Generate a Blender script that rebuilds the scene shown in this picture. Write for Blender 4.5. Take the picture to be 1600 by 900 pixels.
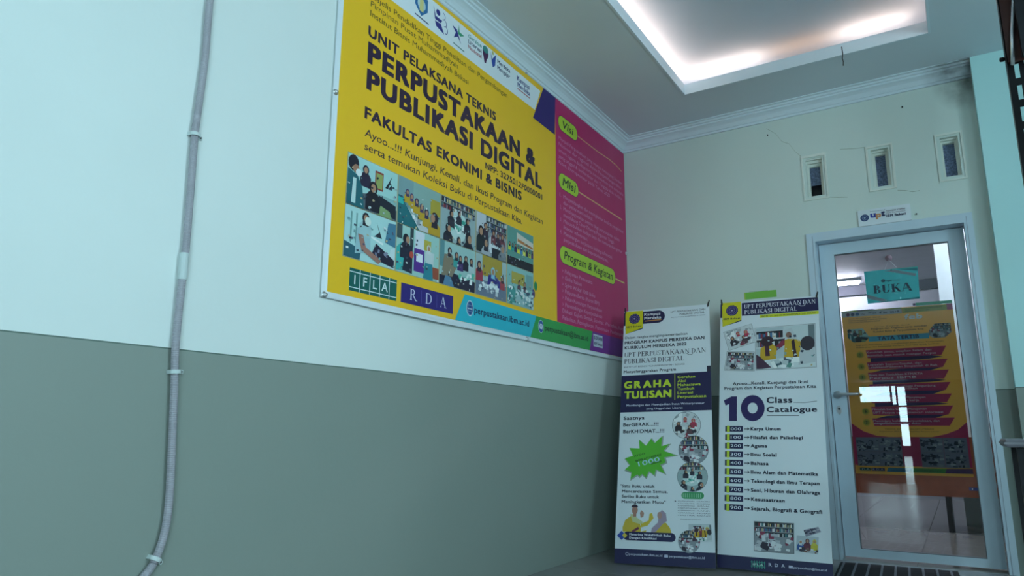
import bpy, bmesh, math, random
import numpy as np
from mathutils import Matrix, Vector
S = bpy.context.scene
for o in list(bpy.data.objects): bpy.data.objects.remove(o)
COL = S.collection
PI = math.pi

# ------------------------------------------------------------------ camera
CAM = (2.1116, -5.0398, 0.7756); YAW, PITCH, ROLL = -0.5621, 0.2026, 0.0041
_f = Vector((math.sin(YAW)*math.cos(PITCH), math.cos(YAW)*math.cos(PITCH), math.sin(PITCH)))
_r = Vector((math.cos(YAW), -math.sin(YAW), 0)); _u = _r.cross(_f)
_r2 = _r*math.cos(ROLL) + _u*math.sin(ROLL); _u2 = -_r*math.sin(ROLL) + _u*math.cos(ROLL)
cd = bpy.data.cameras.new('camera'); cam = bpy.data.objects.new('camera', cd); COL.objects.link(cam)
cd.sensor_width = 36; cd.lens = 1096.33/1600*36; cd.clip_start = .02; cd.clip_end = 200
cam.matrix_world = Matrix(((_r2.x,_u2.x,-_f.x,CAM[0]),(_r2.y,_u2.y,-_f.y,CAM[1]),(_r2.z,_u2.z,-_f.z,CAM[2]),(0,0,0,1)))
S.camera = cam
# ------------------------------------------------------------------ sky, daylight, exposure
W = bpy.data.worlds.new('sky'); S.world = W; W.use_nodes = True
bg = W.node_tree.nodes['Background']; bg.inputs[0].default_value = (.665, .985, 1.075, 1); bg.inputs[1].default_value = 14.2
S.view_settings.view_transform = 'Standard'; S.view_settings.look = 'None'
S.view_settings.gamma = 1; S.view_settings.use_curve_mapping = False
S.view_settings.exposure = 0.0
def portal(loc, rot, sx, sy):
    l = bpy.data.lights.new('window_portal', 'AREA'); l.shape = 'RECTANGLE'; l.size = sx; l.size_y = sy
    l.cycles.is_portal = True
    o = bpy.data.objects.new('window_portal', l); COL.objects.link(o); o.location = loc; o.rotation_euler = rot
WIN = (5.0, -4.3, -2.5, 1.2, 2.5)          # daylight window in the right wall: x, y0, y1, z0, z1
portal((WIN[0]+.14, (WIN[1]+WIN[2])/2, (WIN[3]+WIN[4])/2), (0, PI/2, 0), WIN[4]-WIN[3], WIN[2]-WIN[1])
FILL_WIN = (5.0, -11.0, -7.4, .9, 2.8)  # added unseen window, put in to brighten the back wall
portal((FILL_WIN[0]+.14, (FILL_WIN[1]+FILL_WIN[2])/2, (FILL_WIN[3]+FILL_WIN[4])/2), (0, PI/2, 0), FILL_WIN[4]-FILL_WIN[3], FILL_WIN[2]-FILL_WIN[1])
try:
    S.cycles.max_bounces = 8; S.cycles.diffuse_bounces = 5; S.cycles.transparent_max_bounces = 16
    S.cycles.sample_clamp_indirect = 6; S.cycles.caustics_reflective = False; S.cycles.caustics_refractive = False
    S.cycles.use_denoising = True
except Exception: pass

# ------------------------------------------------------------------ helpers
def lin(h):
    if not isinstance(h, str): return h
    h = h.lstrip('#'); v = [int(h[i:i+2], 16)/255 for i in (0, 2, 4)]
    return tuple(c/12.92 if c <= .04045 else ((c+.055)/1.055)**2.4 for c in v)
def mat(name, col, rough=.6, metal=0, var=.04, scale=6, bump=0, bscale=60, spec=.5, coat=0):
    m = bpy.data.materials.new(name); m.use_nodes = True; nt = m.node_tree; b = nt.nodes['Principled BSDF']
    c = lin(col)
    b.inputs['Roughness'].default_value = rough; b.inputs['Metallic'].default_value = metal
    b.inputs['Specular IOR Level'].default_value = spec; b.inputs['Coat Weight'].default_value = coat
    tc = nt.nodes.new('ShaderNodeTexCoord')
    n = nt.nodes.new('ShaderNodeTexNoise'); n.inputs['Scale'].default_value = scale; n.inputs['Detail'].default_value = 4
    nt.links.new(tc.outputs['Object'], n.inputs['Vector'])
    r = nt.nodes.new('ShaderNodeValToRGB')
    r.color_ramp.elements[0].color = (*[max(0, x*(1-var)) for x in c], 1); r.color_ramp.elements[1].color = (*[min(1, x*(1+var)) for x in c], 1)
    r.color_ramp.elements[0].position = .3; r.color_ramp.elements[1].position = .7
    nt.links.new(n.outputs['Fac'], r.inputs[0]); nt.links.new(r.outputs[0], b.inputs['Base Color'])
    if bump:
        n2 = nt.nodes.new('ShaderNodeTexNoise'); n2.inputs['Scale'].default_value = bscale; n2.inputs['Detail'].default_value = 3
        nt.links.new(tc.outputs['Object'], n2.inputs['Vector'])
        bp = nt.nodes.new('ShaderNodeBump'); bp.inputs['Strength'].default_value = bump; bp.inputs['Distance'].default_value = .01
        nt.links.new(n2.outputs['Fac'], bp.inputs['Height']); nt.links.new(bp.outputs[0], b.inputs['Normal'])
    return m
def emis(name, col, st):
    m = bpy.data.materials.new(name); m.use_nodes = True; b = m.node_tree.nodes['Principled BSDF']
    b.inputs['Base Color'].default_value = (*lin(col), 1); b.inputs['Emission Color'].default_value = (*lin(col), 1); b.inputs['Emission Strength'].default_value = st
    return m
def wallpaint(name, top, low, split, wob=.004, stain=None, crack=False):
    m = mat(name, top, .55, 0, .03, 1.2, .06, 35); nt = m.node_tree; b = nt.nodes['Principled BSDF']
    src = b.inputs['Base Color'].links[0].from_socket
    g = nt.nodes.new('ShaderNodeNewGeometry'); sx = nt.nodes.new('ShaderNodeSeparateXYZ'); nt.links.new(g.outputs['Position'], sx.inputs[0])
    nz = nt.nodes.new('ShaderNodeTexNoise'); nz.inputs['Scale'].default_value = 3; nt.links.new(g.outputs['Position'], nz.inputs['Vector'])
    ma = nt.nodes.new('ShaderNodeMath'); ma.operation = 'MULTIPLY_ADD'; ma.inputs[1].default_value = wob; nt.links.new(nz.outputs['Fac'], ma.inputs[0]); nt.links.new(sx.outputs['Z'], ma.inputs[2])
    lt = nt.nodes.new('ShaderNodeMath'); lt.operation = 'LESS_THAN'; lt.inputs[1].default_value = split+wob/2; nt.links.new(ma.outputs[0], lt.inputs[0])
    def mix(fac, a, colb):
        mx = nt.nodes.new('ShaderNodeMix'); mx.data_type = 'RGBA'; nt.links.new(fac, mx.inputs[0]); nt.links.new(a, mx.inputs[6]); mx.inputs[7].default_value = (*lin(colb), 1); return mx.outputs[2]
    out = mix(lt.outputs[0], src, low)
    # thin dark pencil line left along the border of the two paints
    cp = nt.nodes.new('ShaderNodeMath'); cp.operation = 'COMPARE'; cp.inputs[1].default_value = split+wob/2; cp.inputs[2].default_value = .0022; nt.links.new(ma.outputs[0], cp.inputs[0])
    out = mix(cp.outputs[0], out, '#5c6f66')
    if stain:
        for (px, pz, rad) in stain:
            vd = nt.nodes.new('ShaderNodeVectorMath'); vd.operation = 'DISTANCE'; nt.links.new(g.outputs['Position'], vd.inputs[0]); vd.inputs[1].default_value = (px, -.05, pz)
            n3 = nt.nodes.new('ShaderNodeTexNoise'); n3.inputs['Scale'].default_value = 14; nt.links.new(g.outputs['Position'], n3.inputs['Vector'])
            mr = nt.nodes.new('ShaderNodeMapRange'); mr.inputs[1].default_value = rad; mr.inputs[2].default_value = rad*.3; mr.inputs[3].default_value = 0; mr.inputs[4].default_value = 1.2; nt.links.new(vd.outputs['Value'], mr.inputs[0])
            mm = nt.nodes.new('ShaderNodeMath'); mm.operation = 'MULTIPLY'; nt.links.new(mr.outputs[0], mm.inputs[0]); nt.links.new(n3.outputs['Fac'], mm.inputs[1])
            out = mix(mm.outputs[0], out, '#3c3a38')
    nt.links.new(out, b.inputs['Base Color'])
    return m
def link(o, parent=None):
    COL.objects.link(o)
    if parent is not None: o.parent = parent
    return o
def tag(o, label=None, cat=None, group=None, kind=None):
    if label: o['label'] = label
    if cat: o['category'] = cat
    if group: o['group'] = group
    if kind: o['kind'] = kind
    return o
def empty(name, loc=(0,0,0), rz=0, mw=None):
    o = bpy.data.objects.new(name, None); COL.objects.link(o); o.empty_display_size = .1
    if mw is not None: o.matrix_world = mw
    else: o.location = loc; o.rotation_euler = (0, 0, rz)
    return o
class MB:
    def __init__(s): s.v = []; s.f = []
    def add(s, vs, fs):
        n = len(s.v); s.v += [tuple(v) for v in vs]; s.f += [tuple(i+n for i in f) for f in fs]; return s
    def box(s, x0, x1, y0, y1, z0, z1):
        return s.add([(x0,y0,z0),(x1,y0,z0),(x1,y1,z0),(x0,y1,z0),(x0,y0,z1),(x1,y0,z1),(x1,y1,z1),(x0,y1,z1)],
              [(0,3,2,1),(4,5,6,7),(0,1,5,4),(1,2,6,5),(2,3,7,6),(3,0,4,7)])
    def tube(s, pts, r, n=8, cap=True):
        pts = [Vector(p) for p in pts]; rr = r if isinstance(r, (list, tuple)) else [r]*len(pts); vs = []; fs = []
        for i, p in enumerate(pts):
            t = (pts[min(i+1, len(pts)-1)]-pts[max(i-1, 0)]).normalized()
            a = t.cross(Vector((0,0,1)) if abs(t.z) < .9 else Vector((1,0,0))).normalized(); b = t.cross(a)
            for k in range(n):
                th = 2*PI*k/n; vs.append(p+a*math.cos(th)*rr[i]+b*math.sin(th)*rr[i])
        for i in range(len(pts)-1):
            for k in range(n): fs.append((i*n+k, i*n+(k+1)%n, (i+1)*n+(k+1)%n, (i+1)*n+k))
        if cap: fs += [tuple(range(n-1, -1, -1)), tuple(range((len(pts)-1)*n, len(pts)*n))]
        return s.add(vs, fs)
    def lathe(s, prof, c, ax='y', n=20):
        vs = []; fs = []
        for (r, h) in prof:
            for k in range(n):
                th = 2*PI*k/n; a, b = r*math.cos(th), r*math.sin(th)
                vs.append((c[0]+a, c[1]+h, c[2]+b) if ax == 'y' else ((c[0]+h, c[1]+a, c[2]+b) if ax == 'x' else (c[0]+a, c[1]+b, c[2]+h)))
        m = len(prof)
        for i in range(m-1):
            for k in range(n): fs.append((i*n+k, i*n+(k+1)%n, (i+1)*n+(k+1)%n, (i+1)*n+k))
        fs += [tuple(range(n-1, -1, -1)), tuple(range((m-1)*n, m*n))]
        return s.add(vs, fs)
    def build(s, name, m, parent=None, bevel=0, smooth=False):
        me = bpy.data.meshes.new(name); me.from_pydata(s.v, [], s.f); me.materials.append(m)
        bm = bmesh.new(); bm.from_mesh(me); bmesh.ops.recalc_face_normals(bm, faces=bm.faces)
        if bevel: bmesh.ops.bevel(bm, geom=bm.edges[:], offset=bevel, segments=2, affect='EDGES', profile=.5)
        if smooth:
            for f in bm.faces: f.smooth = True
        bm.to_mesh(me); bm.free()
        return link(bpy.data.objects.new(name, me), parent)
def gridwall(mb, axis, xs, zs, y0, y1, holes):
    """slab with rectangular holes; axis 'y': spans x,z with thickness y0..y1; 'z': spans x,y thickness z; 'x': spans y,z"""
    def P(a, b, c): return (a, c, b) if axis == 'y' else ((a, b, c) if axis == 'z' else (c, a, b))
    xs = sorted(set(xs+[h[0] for h in holes]+[h[1] for h in holes])); zs = sorted(set(zs+[h[2] for h in holes]+[h[3] for h in holes]))
    solid = {}
    for i in range(len(xs)-1):
        for j in range(len(zs)-1):
            cx, cz = (xs[i]+xs[i+1])/2, (zs[j]+zs[j+1])/2
            solid[i, j] = not any(h[0] < cx < h[1] and h[2] < cz < h[3] for h in holes)
    for (i, j), k in solid.items():
        if not k: continue
        a0, a1, b0, b1 = xs[i], xs[i+1], zs[j], zs[j+1]
        mb.add([P(a0,b0,y0),P(a1,b0,y0),P(a1,b1,y0),P(a0,b1,y0)], [(0,1,2,3)]); mb.add([P(a0,b0,y1),P(a1,b0,y1),P(a1,b1,y1),P(a0,b1,y1)], [(3,2,1,0)])
        for (di, dj, q) in ((-1,0,(a0,b0,a0,b1)),(1,0,(a1,b0,a1,b1)),(0,-1,(a0,b0,a1,b0)),(0,1,(a0,b1,a1,b1))):
            if not solid.get((i+di, j+dj), False):
                mb.add([P(q[0],q[1],y0),P(q[2],q[3],y0),P(q[2],q[3],y1),P(q[0],q[1],y1)], [(0,1,2,3)])
    return mb

# ------------------------------------------------------------------ print engine (flat ink shapes, colour per face)
EPS = .0004
def vinyl(name, rough, bump, bscale, coat=0, spec=.5, thru=0):
    m = bpy.data.materials.new(name); m.use_nodes = True; nt = m.node_tree; b = nt.nodes['Principled BSDF']
    a = nt.nodes.new('ShaderNodeAttribute'); a.attribute_name = 'ink'
    nt.links.new(a.outputs['Color'], b.inputs['Base Color']); b.inputs['Roughness'].default_value = rough
    b.inputs['Coat Weight'].default_value = coat; b.inputs['Specular IOR Level'].default_value = spec
    tc = nt.nodes.new('ShaderNodeTexCoord'); mp = nt.nodes.new('ShaderNodeMapping'); mp.inputs['Scale'].default_value = (1, 1, .45)
    nt.links.new(tc.outputs['Object'], mp.inputs[0])
    n = nt.nodes.new('ShaderNodeTexNoise'); n.inputs['Scale'].default_value = bscale; n.inputs['Detail'].default_value = 1.5; nt.links.new(mp.outputs[0], n.inputs['Vector'])
    bp = nt.nodes.new('ShaderNodeBump'); bp.inputs['Strength'].default_value = bump; bp.inputs['Distance'].default_value = .02
    nt.links.new(n.outputs['Fac'], bp.inputs['Height']); nt.links.new(bp.outputs[0], b.inputs['Normal'])
    if thru:      # thin sheet that lets some light from behind through
        tl = nt.nodes.new('ShaderNodeBsdfTranslucent'); mx = nt.nodes.new('ShaderNodeMixShader'); mx.inputs[0].default_value = thru
        nt.links.new(a.outputs['Color'], tl.inputs['Color']); nt.links.new(b.outputs[0], mx.inputs[1]); nt.links.new(tl.outputs[0], mx.inputs[2]); nt.links.new(mx.outputs[0], nt.nodes['Material Output'].inputs['Surface'])
    return m
M_POSTER = vinyl('poster_print', .5, .1, 8, thru=.22)
M_VINYL = vinyl('vinyl_print', .38, .25, 4)
M_SHEET = vinyl('banner_print', .42, .2, 5)
M_PAPER = vinyl('paper_print', .5, .1, 8)
_tc = {}
def textmesh(s, bold, res, sp=1):
    k = (s, round(bold, 4), res, round(sp, 3))
    if k in _tc: return _tc[k]
    cu = bpy.data.curves.new('t', 'FONT'); cu.body = s; cu.size = 1; cu.offset = bold; cu.resolution_u = res; cu.space_character = sp; cu.fill_mode = 'BOTH' if hasattr(cu, 'fill_mode') else cu.fill_mode
    o = bpy.data.objects.new('t', cu); me = o.to_mesh()
    v = [(p.co.x, p.co.y) for p in me.vertices]; f = [tuple(p.vertices) for p in me.polygons]
    o.to_mesh_clear(); bpy.data.objects.remove(o); bpy.data.curves.remove(cu)
    _tc[k] = (v, f); return _tc[k]
CAPH = max(y for x, y in textmesh('H', 0, 2)[0])
def clip(pts, poly):
    """clip pts to a convex counter-clockwise polygon"""
    out = pts
    for i in range(len(poly)):
        a, b = poly[i], poly[(i+1) % len(poly)]; inp = out; out = []
        if not inp: return []
        def side(p): return (b[0]-a[0])*(p[1]-a[1])-(b[1]-a[1])*(p[0]-a[0])
        for j in range(len(inp)):
            p, q = inp[j-1], inp[j]; sp, sq = side(p), side(q)
            if (sp >= 0) != (sq >= 0):
                t = sp/(sp-sq); out.append((p[0]+(q[0]-p[0])*t, p[1]+(q[1]-p[1])*t))
            if sq >= 0: out.append(q)
    return out
class Ink:
    def __init__(s, xf=None, split=False): s.v = []; s.f = []; s.c = []; s.xf = xf; s.clipper = None; s.split = split; s.marks = []
    def poly(s, pts, col, lay=1):
        if s.clipper: pts = clip(list(pts), s.clipper)
        if len(pts) < 3: return
        if s.xf: pts = [s.xf(*p) for p in pts]
        n = len(s.v); lay = lay+(len(s.f) % 40)*.015; s.v += [(p[0], -lay*EPS, p[1]) for p in pts]; s.f.append(tuple(range(n, n+len(pts)))); s.c.append(lin(col))
    def rect(s, x0, x1, y0, y1, col, lay=1): s.poly([(x0,y0),(x1,y0),(x1,y1),(x0,y1)], col, lay)
    def ell(s, cx, cy, rx, ry, col, lay=1, n=20, a0=0, a1=2*PI):
        full = abs(a1-a0-2*PI) < 1e-6
        s.poly([(cx+rx*math.cos(a0+(a1-a0)*k/(n if full else n-1)), cy+ry*math.sin(a0+(a1-a0)*k/(n if full else n-1))) for k in range(n)], col, lay)
    def ring(s, cx, cy, r0, r1, col, lay=1, n=20, a0=0, a1=2*PI, ry=1):
        for k in range(n):
            t0, t1 = a0+(a1-a0)*k/n, a0+(a1-a0)*(k+1)/n
            s.poly([(cx+r0*math.cos(t0), cy+ry*r0*math.sin(t0)), (cx+r1*math.cos(t0), cy+ry*r1*math.sin(t0)), (cx+r1*math.cos(t1), cy+ry*r1*math.sin(t1)), (cx+r0*math.cos(t1), cy+ry*r0*math.sin(t1))], col, lay)
    def line(s, pts, w, col, lay=1):
        for p, q in zip(pts[:-1], pts[1:]):
            d = Vector((q[0]-p[0], q[1]-p[1])); L = d.length or 1; nx, ny = -d.y/L*w/2, d.x/L*w/2
            s.poly([(p[0]-nx, p[1]-ny), (q[0]-nx, q[1]-ny), (q[0]+nx, q[1]+ny), (p[0]+nx, p[1]+ny)], col, lay)
    def pill(s, x0, x1, y0, y1, col, lay=1, r=None):
        r = r or (y1-y0)/2; pts = []
        for (cx, cy, a) in ((x1-r, y0+r, -PI/2), (x1-r, y1-r, 0), (x0+r, y1-r, PI/2), (x0+r, y0+r, PI)):
            pts += [(cx+r*math.cos(a+PI/2*k/6), cy+r*math.sin(a+PI/2*k/6)) for k in range(7)]
        s.poly(pts, col, lay)
    def mark(s):
        if s.f and (not s.marks or s.marks[-1] != len(s.f)): s.marks.append(len(s.f))
    def text(s, t, x, y, w, h, col, lay=3, bold=0, shear=0, res=2, align='L', rot=0):
        v, f = textmesh(t, 0, res, 1+bold*2.6 if len(t) > 1 else 1)
        if not v: return
        if s.split:
            s.mark(); ww = w or h*len(t)*.7; s.rect(x-.2*h, x+ww+.2*h, y-.3*h, y+1.12*h, s.split, 1.5)
        x0 = min(p[0] for p in v); x1 = max(p[0] for p in v); sy = h/CAPH; d = bold*h*1.45
        sx = (w-2*d)/(x1-x0) if w else sy; sy = (h-1.2*d)/CAPH
        W_ = (x1-x0)*sx+2*d; ox = x+d-(0 if align == 'L' else (W_/2 if align == 'C' else W_)); oy = y+.6*d; c, sn = math.cos(rot), math.sin(rot)
        offs = [(0, 0)] if not bold else ([(-d, -.6*d), (d, -.6*d), (-d, .6*d), (d, .6*d)]+([(0, 0)] if bold > .04 else []))
        for io, (dx, dy) in enumerate(offs):
            n = len(s.v)
            for p in v:
                a, b = (p[0]-x0)*sx+shear*p[1]*sy+dx, p[1]*sy+dy
                q = (ox+a*c-b*sn, oy+a*sn+b*c)
                if s.xf: q = s.xf(*q)
                s.v.append((q[0], -(lay+io*.12)*EPS, q[1]))
            for g in f: s.f.append(tuple(i+n for i in g)); s.c.append(lin(col))
    def serif(s, t, x, y, w, h, col, lay=3, wt=1):
        """roman capitals drawn stroke by stroke: thick stems, thin strokes, serifs"""
        T, N = .17*wt, .06; P = []
        if s.split: s.mark(); s.rect(x-.2*h, x+w+.1*h, y-.2*h, y+1.1*h, s.split, 1.5)
        def stem(px, x0, w0=T, a=0, b=1, sa=True, sb=True):
            P.append([(px+x0, a), (px+x0+w0, a), (px+x0+w0, b), (px+x0, b)])
            if sa: P.append([(px+x0-.08, a), (px+x0+w0+.08, a), (px+x0+w0+.04, a+.045), (px+x0-.04, a+.045)])
            if sb: P.append([(px+x0-.04, b-.045), (px+x0+w0+.04, b-.045), (px+x0+w0+.08, b), (px+x0-.08, b)])
        def bowl(px, cx, cy, rx, ry, a0=-PI/2, a1=PI/2, t=T):
            n = 12
            for k in range(n):
                q = []
                for a in (a0+(a1-a0)*k/n, a0+(a1-a0)*(k+1)/n):
                    tt = N+(t-N)*abs(math.cos(a))
                    q.append(((px+cx+rx*math.cos(a), cy+ry*math.sin(a)), (px+cx+(rx-tt)*math.cos(a), cy+(ry-N)*math.sin(a))))
                P.append([q[0][1], q[0][0], q[1][0], q[1][1]])
        def bar(px, x0, x1, yy, th=N): P.append([(px+x0, yy-th/2), (px+x1, yy-th/2), (px+x1, yy+th/2), (px+x0, yy+th/2)])
        def diag(px, x0, y0, x1, y1, t): P.append([(px+x0, y0), (px+x0+t, y0), (px+x1+t, y1), (px+x1, y1)])
        px = 0
        for ch in t:
            if ch == ' ': px += .35; continue
            if ch == 'A': diag(px, .05, 0, .36, 1, N); diag(px, .33+.34, 0, .33, 1, T); bar(px, .18, .66, .35); bar(px, -.03, .2, .02, .045); bar(px, .6, .93, .02, .045); a = .93
            elif ch in 'BPR':
                stem(px, .08)
                bowl(px, .28, .745, .32, .255); bar(px, .2, .3, .97); bar(px, .2, .3, .52)
                if ch == 'B': bowl(px, .3, .26, .38, .26); bar(px, .2, .3, .03); a = .74
                elif ch == 'R': diag(px, .66, 0, .3, .5, T); bar(px, .62, .9, .02, .045); a = .86
                else: a = .66
            elif ch == 'D': stem(px, .08); bowl(px, .3, .5, .48, .5); bar(px, .2, .32, .97); bar(px, .2, .32, .03); a = .84
            elif ch in 'EF': stem(px, .08); bar(px, .2, .62, .97); bar(px, .2, .5, .52); diag(px, .58, .8, .58, 1, N); diag(px, .47, .42, .47, .62, .04); a = .68
            elif ch == 'L': stem(px, .08); a = .66
            elif ch == 'I': stem(px, .08); a = .34
            elif ch == 'T': stem(px, .3, sb=False); bar(px, .02, .75, .97); diag(px, .02, .78, .02, 1, .045); diag(px, .71, .78, .71, 1, .045); a = .78
            elif ch == 'U': stem(px, .06, T, .3, 1, False, True); stem(px, .62, N, .3, 1, False, True); bowl(px, .37, .32, .31, .33, PI, 2*PI, T*.8); a = .76
            elif ch == 'N': stem(px, .1, N); stem(px, .68, N, sa=False); diag(px, .66, 0, .06, 1, T*.9); a = .84
            elif ch == 'K': stem(px, .08); diag(px, .22, .4, .66, 1, N); diag(px, .66, 0, .3, .58, T); bar(px, .6, .9, .02, .045); bar(px, .55, .82, .98, .045); a = .86
            elif ch == 'S': bowl(px, .33, .74, .27, .26, PI*.1, PI*1.45, T*.8); bowl(px, .31, .26, .29, .26, -PI*.9, PI*.5, T*.85); diag(px, .53, .7, .53, .95, .045); diag(px, .02, .08, .02, .32, .045); a = .64
            elif ch == 'G': bowl(px, .46, .5, .43, .5, PI*.2, PI*1.75, T); stem(px, .66, T*.8, .05, .42, False, True); diag(px, .74, .72, .74, .97, .045); a = .86
            else: a = .5
            if ch in 'EL': bar(px, .2, .64, .03); diag(px, .6, 0, .6, .22, N)
            px += a+.06
        sx = w/px if w else h
        for q in P: s.poly([(x+a*sx, y+b*h) for a, b in q], col, lay)
    def build(s, name, m, parent, label=None):
        if s.marks:
            cuts = [0]+s.marks+[len(s.f)]; o = None
            for a, b in zip(cuts[:-1], cuts[1:]):
                if b <= a: continue
                idx = sorted({i for f in s.f[a:b] for i in f}); mp = {g: l for l, g in enumerate(idx)}; t = Ink()
                t.v = [s.v[i] for i in idx]; t.f = [tuple(mp[i] for i in f) for f in s.f[a:b]]; t.c = s.c[a:b]; o = t.build(name, m, parent, label)
            return o
        me = bpy.data.meshes.new(name); me.from_pydata(s.v, [], s.f); me.materials.append(m)
        at = me.color_attributes.new('ink', 'FLOAT_COLOR', 'CORNER'); buf = []
        for fc, c in zip(s.f, s.c): buf += [c[0], c[1], c[2], 1.0]*len(fc)
        at.data.foreach_set('color', buf)
        o = link(bpy.data.objects.new(name, me), parent)
        if label: o['label'] = label
        return o

# printed photographs, drawn in a 0..1 square
SK = '#b98a6e'
class Photo:
    def __init__(s, ink, corners=None, circle=None, lay=2, asp=1.45):
        s.k = ink; s.l = lay; s.asp = asp
        if circle: cx, cy, r = circle; s.map = lambda a, b: (cx+(a-.5)*2*r, cy+(b-.5)*2*r); s.cl = [(.5+.5*math.cos(2*PI*k/28), .5+.5*math.sin(2*PI*k/28)) for k in range(28)]; s.asp = 1
        else:
            bl, br, tr, tl = corners
            s.map = lambda a, b: (bl[0]*(1-a)*(1-b)+br[0]*a*(1-b)+tr[0]*a*b+tl[0]*(1-a)*b, bl[1]*(1-a)*(1-b)+br[1]*a*(1-b)+tr[1]*a*b+tl[1]*(1-a)*b)
            s.cl = [(0,0),(1,0),(1,1),(0,1)]
    def p(s, pts, col, l=0):
        q = clip(list(pts), s.cl)
        if len(q) >= 3: s.k.poly([s.map(*t) for t in q], col, s.l+l)
    def r(s, x0, x1, y0, y1, col, l=0): s.p([(x0,y0),(x1,y0),(x1,y1),(x0,y1)], col, l)
    def e(s, cx, cy, rx, col, l=0, ry=None):
        ry = (ry or rx)*s.asp; s.p([(cx+rx*math.cos(2*PI*k/14), cy+ry*math.sin(2*PI*k/14)) for k in range(14)], col, l)
    def shelf(s, x0, x1, y0, y1, rows, seed=0, l=1, frame='#8a8f96'):
        rd = random.Random(seed); s.r(x0, x1, y0, y1, frame, l); h = (y1-y0)/rows
        for j in range(rows):
            s.r(x0+.01, x1-.01, y0+j*h+h*.12, y0+(j+1)*h-h*.05, '#23252e', l+1); x = x0+.015
            while x < x1-.03:
                w = rd.uniform(.012, .035)
                if rd.random() < .8: s.r(x, min(x+w, x1-.01), y0+j*h+h*.12, y0+j*h+h*rd.uniform(.6, .85), rd.choice(['#d8dde0','#3f6f9a','#9aa7b0','#8c2f3f','#2f5a6b','#c9b98a','#5b4a70','#e8e8e8','#4a7f86']), l+2)
                x += w+.004
    def who(s, x, y, z, hj, body, l=3, face=SK, dx=0):
        """seated or standing figure: shoulders, head covering or hair, face"""
        a = s.asp
        s.p([(x-z*.95, y-z*2.2*a), (x+z*.95, y-z*2.2*a), (x+z*.95, y-z*.9*a), (x+z*.55, y-z*.45*a), (x-z*.55, y-z*.45*a), (x-z*.95, y-z*.9*a)], body, l)
        s.p([(x-z*.5, y-z*.95*a), (x+z*.5, y-z*.95*a), (x+z*.38, y), (x-z*.38, y)], hj, l+1)
        s.e(x, y, z*.55, hj, l+1, z*.6); s.e(x+dx*z, y-z*.05*a, z*.34, face, l+2, z*.4)
    def mess(s, seed, cols, n, x0=0, x1=1, y0=0, y1=1, sz=.06, l=2):
        rd = random.Random(seed)
        for i in range(n):
            x, y = rd.uniform(x0, x1), rd.uniform(y0, y1); w, h = rd.uniform(.3, 1)*sz, rd.uniform(.3, 1)*sz*s.asp*.8; t = rd.uniform(-.5, .5)
            c, q = math.cos(t), math.sin(t); s.p([(x+u*c*w-v*q*h, y+u*q*w+v*c*h) for u, v in ((-1,-1),(1,-1),(1,1),(-1,1))], rd.choice(cols), l+i*.02)
def grain(P, seed, n=26):
    P.mess(seed, ['#dfe9ea','#3a4a5c','#7fa9ac','#5d5470','#c9b48a','#2a2c3c','#a9bcc0'], n, .02, .98, .02, .8, .024, 9.2)
def ph_desk(P):       # masked students at the counter
    P.r(0,1,0,1,'#a9d6d4'); P.r(.6,1,.3,.42,'#8fb9b9',1); P.p([(0,0),(1,0),(1,.22),(.5,.38),(0,.2)],'#5b6670',1); P.p([(.55,.1),(.98,.02),(.98,.3),(.62,.4)],'#1e2233',2)
    P.p([(.6,.0),(.9,.0),(.85,.14),(.66,.2)],'#86a36f',3)
    P.r(.53,.7,.5,.88,'#9c3b3a',1); P.r(.55,.68,.53,.84,'#9aa860',2)
    P.p([(.74,.6),(.88,.6),(.88,.72),(.8,.6),(.88,.9),(.8,.72)],'#232a3a',2); P.who(.34,.8,.11,'#2a2238','#2b2440',3); P.who(.5,.5,.15,'#141322','#191728',4)
    P.p([(0,0),(.33,0),(.28,.42),(.18,.62),(0,.7)],'#1f6470',6); P.p([(.08,.05),(.16,.05),(.16,.55),(.1,.55)],'#c7dede',7)
    P.e(.1,.84,.1,'#1d1b2c',6,.11); P.e(.15,.74,.06,'#a87a63',7); P.e(.2,.68,.06,'#e2eef0',8,.05)
def ph_rows(P):       # row of students in yellow along a long table
    P.r(0,1,0,1,'#8fb0ab'); P.r(0,.34,.55,1,'#7fa0a4',1); P.r(.76,1,.45,.8,'#b5a13a',1); P.p([(0,0),(.5,0),(.1,.6),(0,.6)],'#1f6e78',1); P.r(0,.12,.42,.56,'#35b6b2',2)
    P.p([(.3,.3),(.9,0),(.5,0),(.1,.55)],'#c9cdd2',2); P.mess(3,['#eef2f4','#9aa3ab','#d9dcde'],12,.25,.7,.05,.4,.05,3)
    for i,(x,y,z) in enumerate([(.2,.72,.075),(.3,.66,.08),(.42,.6,.085),(.54,.52,.09),(.66,.44,.1)]): P.who(x,y,z,['#4a3a66','#5b4876','#3b3058','#4b3d68','#3a2f56'][i],'#c9a22c',4+i*.4)
    P.who(.86,.38,.16,'#2a1c33','#c99f2a',8,dx=-.3)
def ph_circle(P):     # students round a table seen from above
    P.r(0,1,0,1,'#9fb4b8'); P.shelf(0,.98,.72,1,2,5,1); P.e(.48,.42,.3,'#c5dcdc',3,.24); P.mess(8,['#3aa292','#e6f1f0','#8fd0c4','#f2f5f5'],26,.28,.7,.28,.6,.06,4)
    for x,y,z in [(.28,.66,.1),(.5,.72,.08),(.74,.62,.1),(.2,.3,.13),(.78,.22,.17),(.5,.1,.1)]: P.who(x,y,z,'#1f1b2c','#2c2a3c',5,dx=.2)
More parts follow.
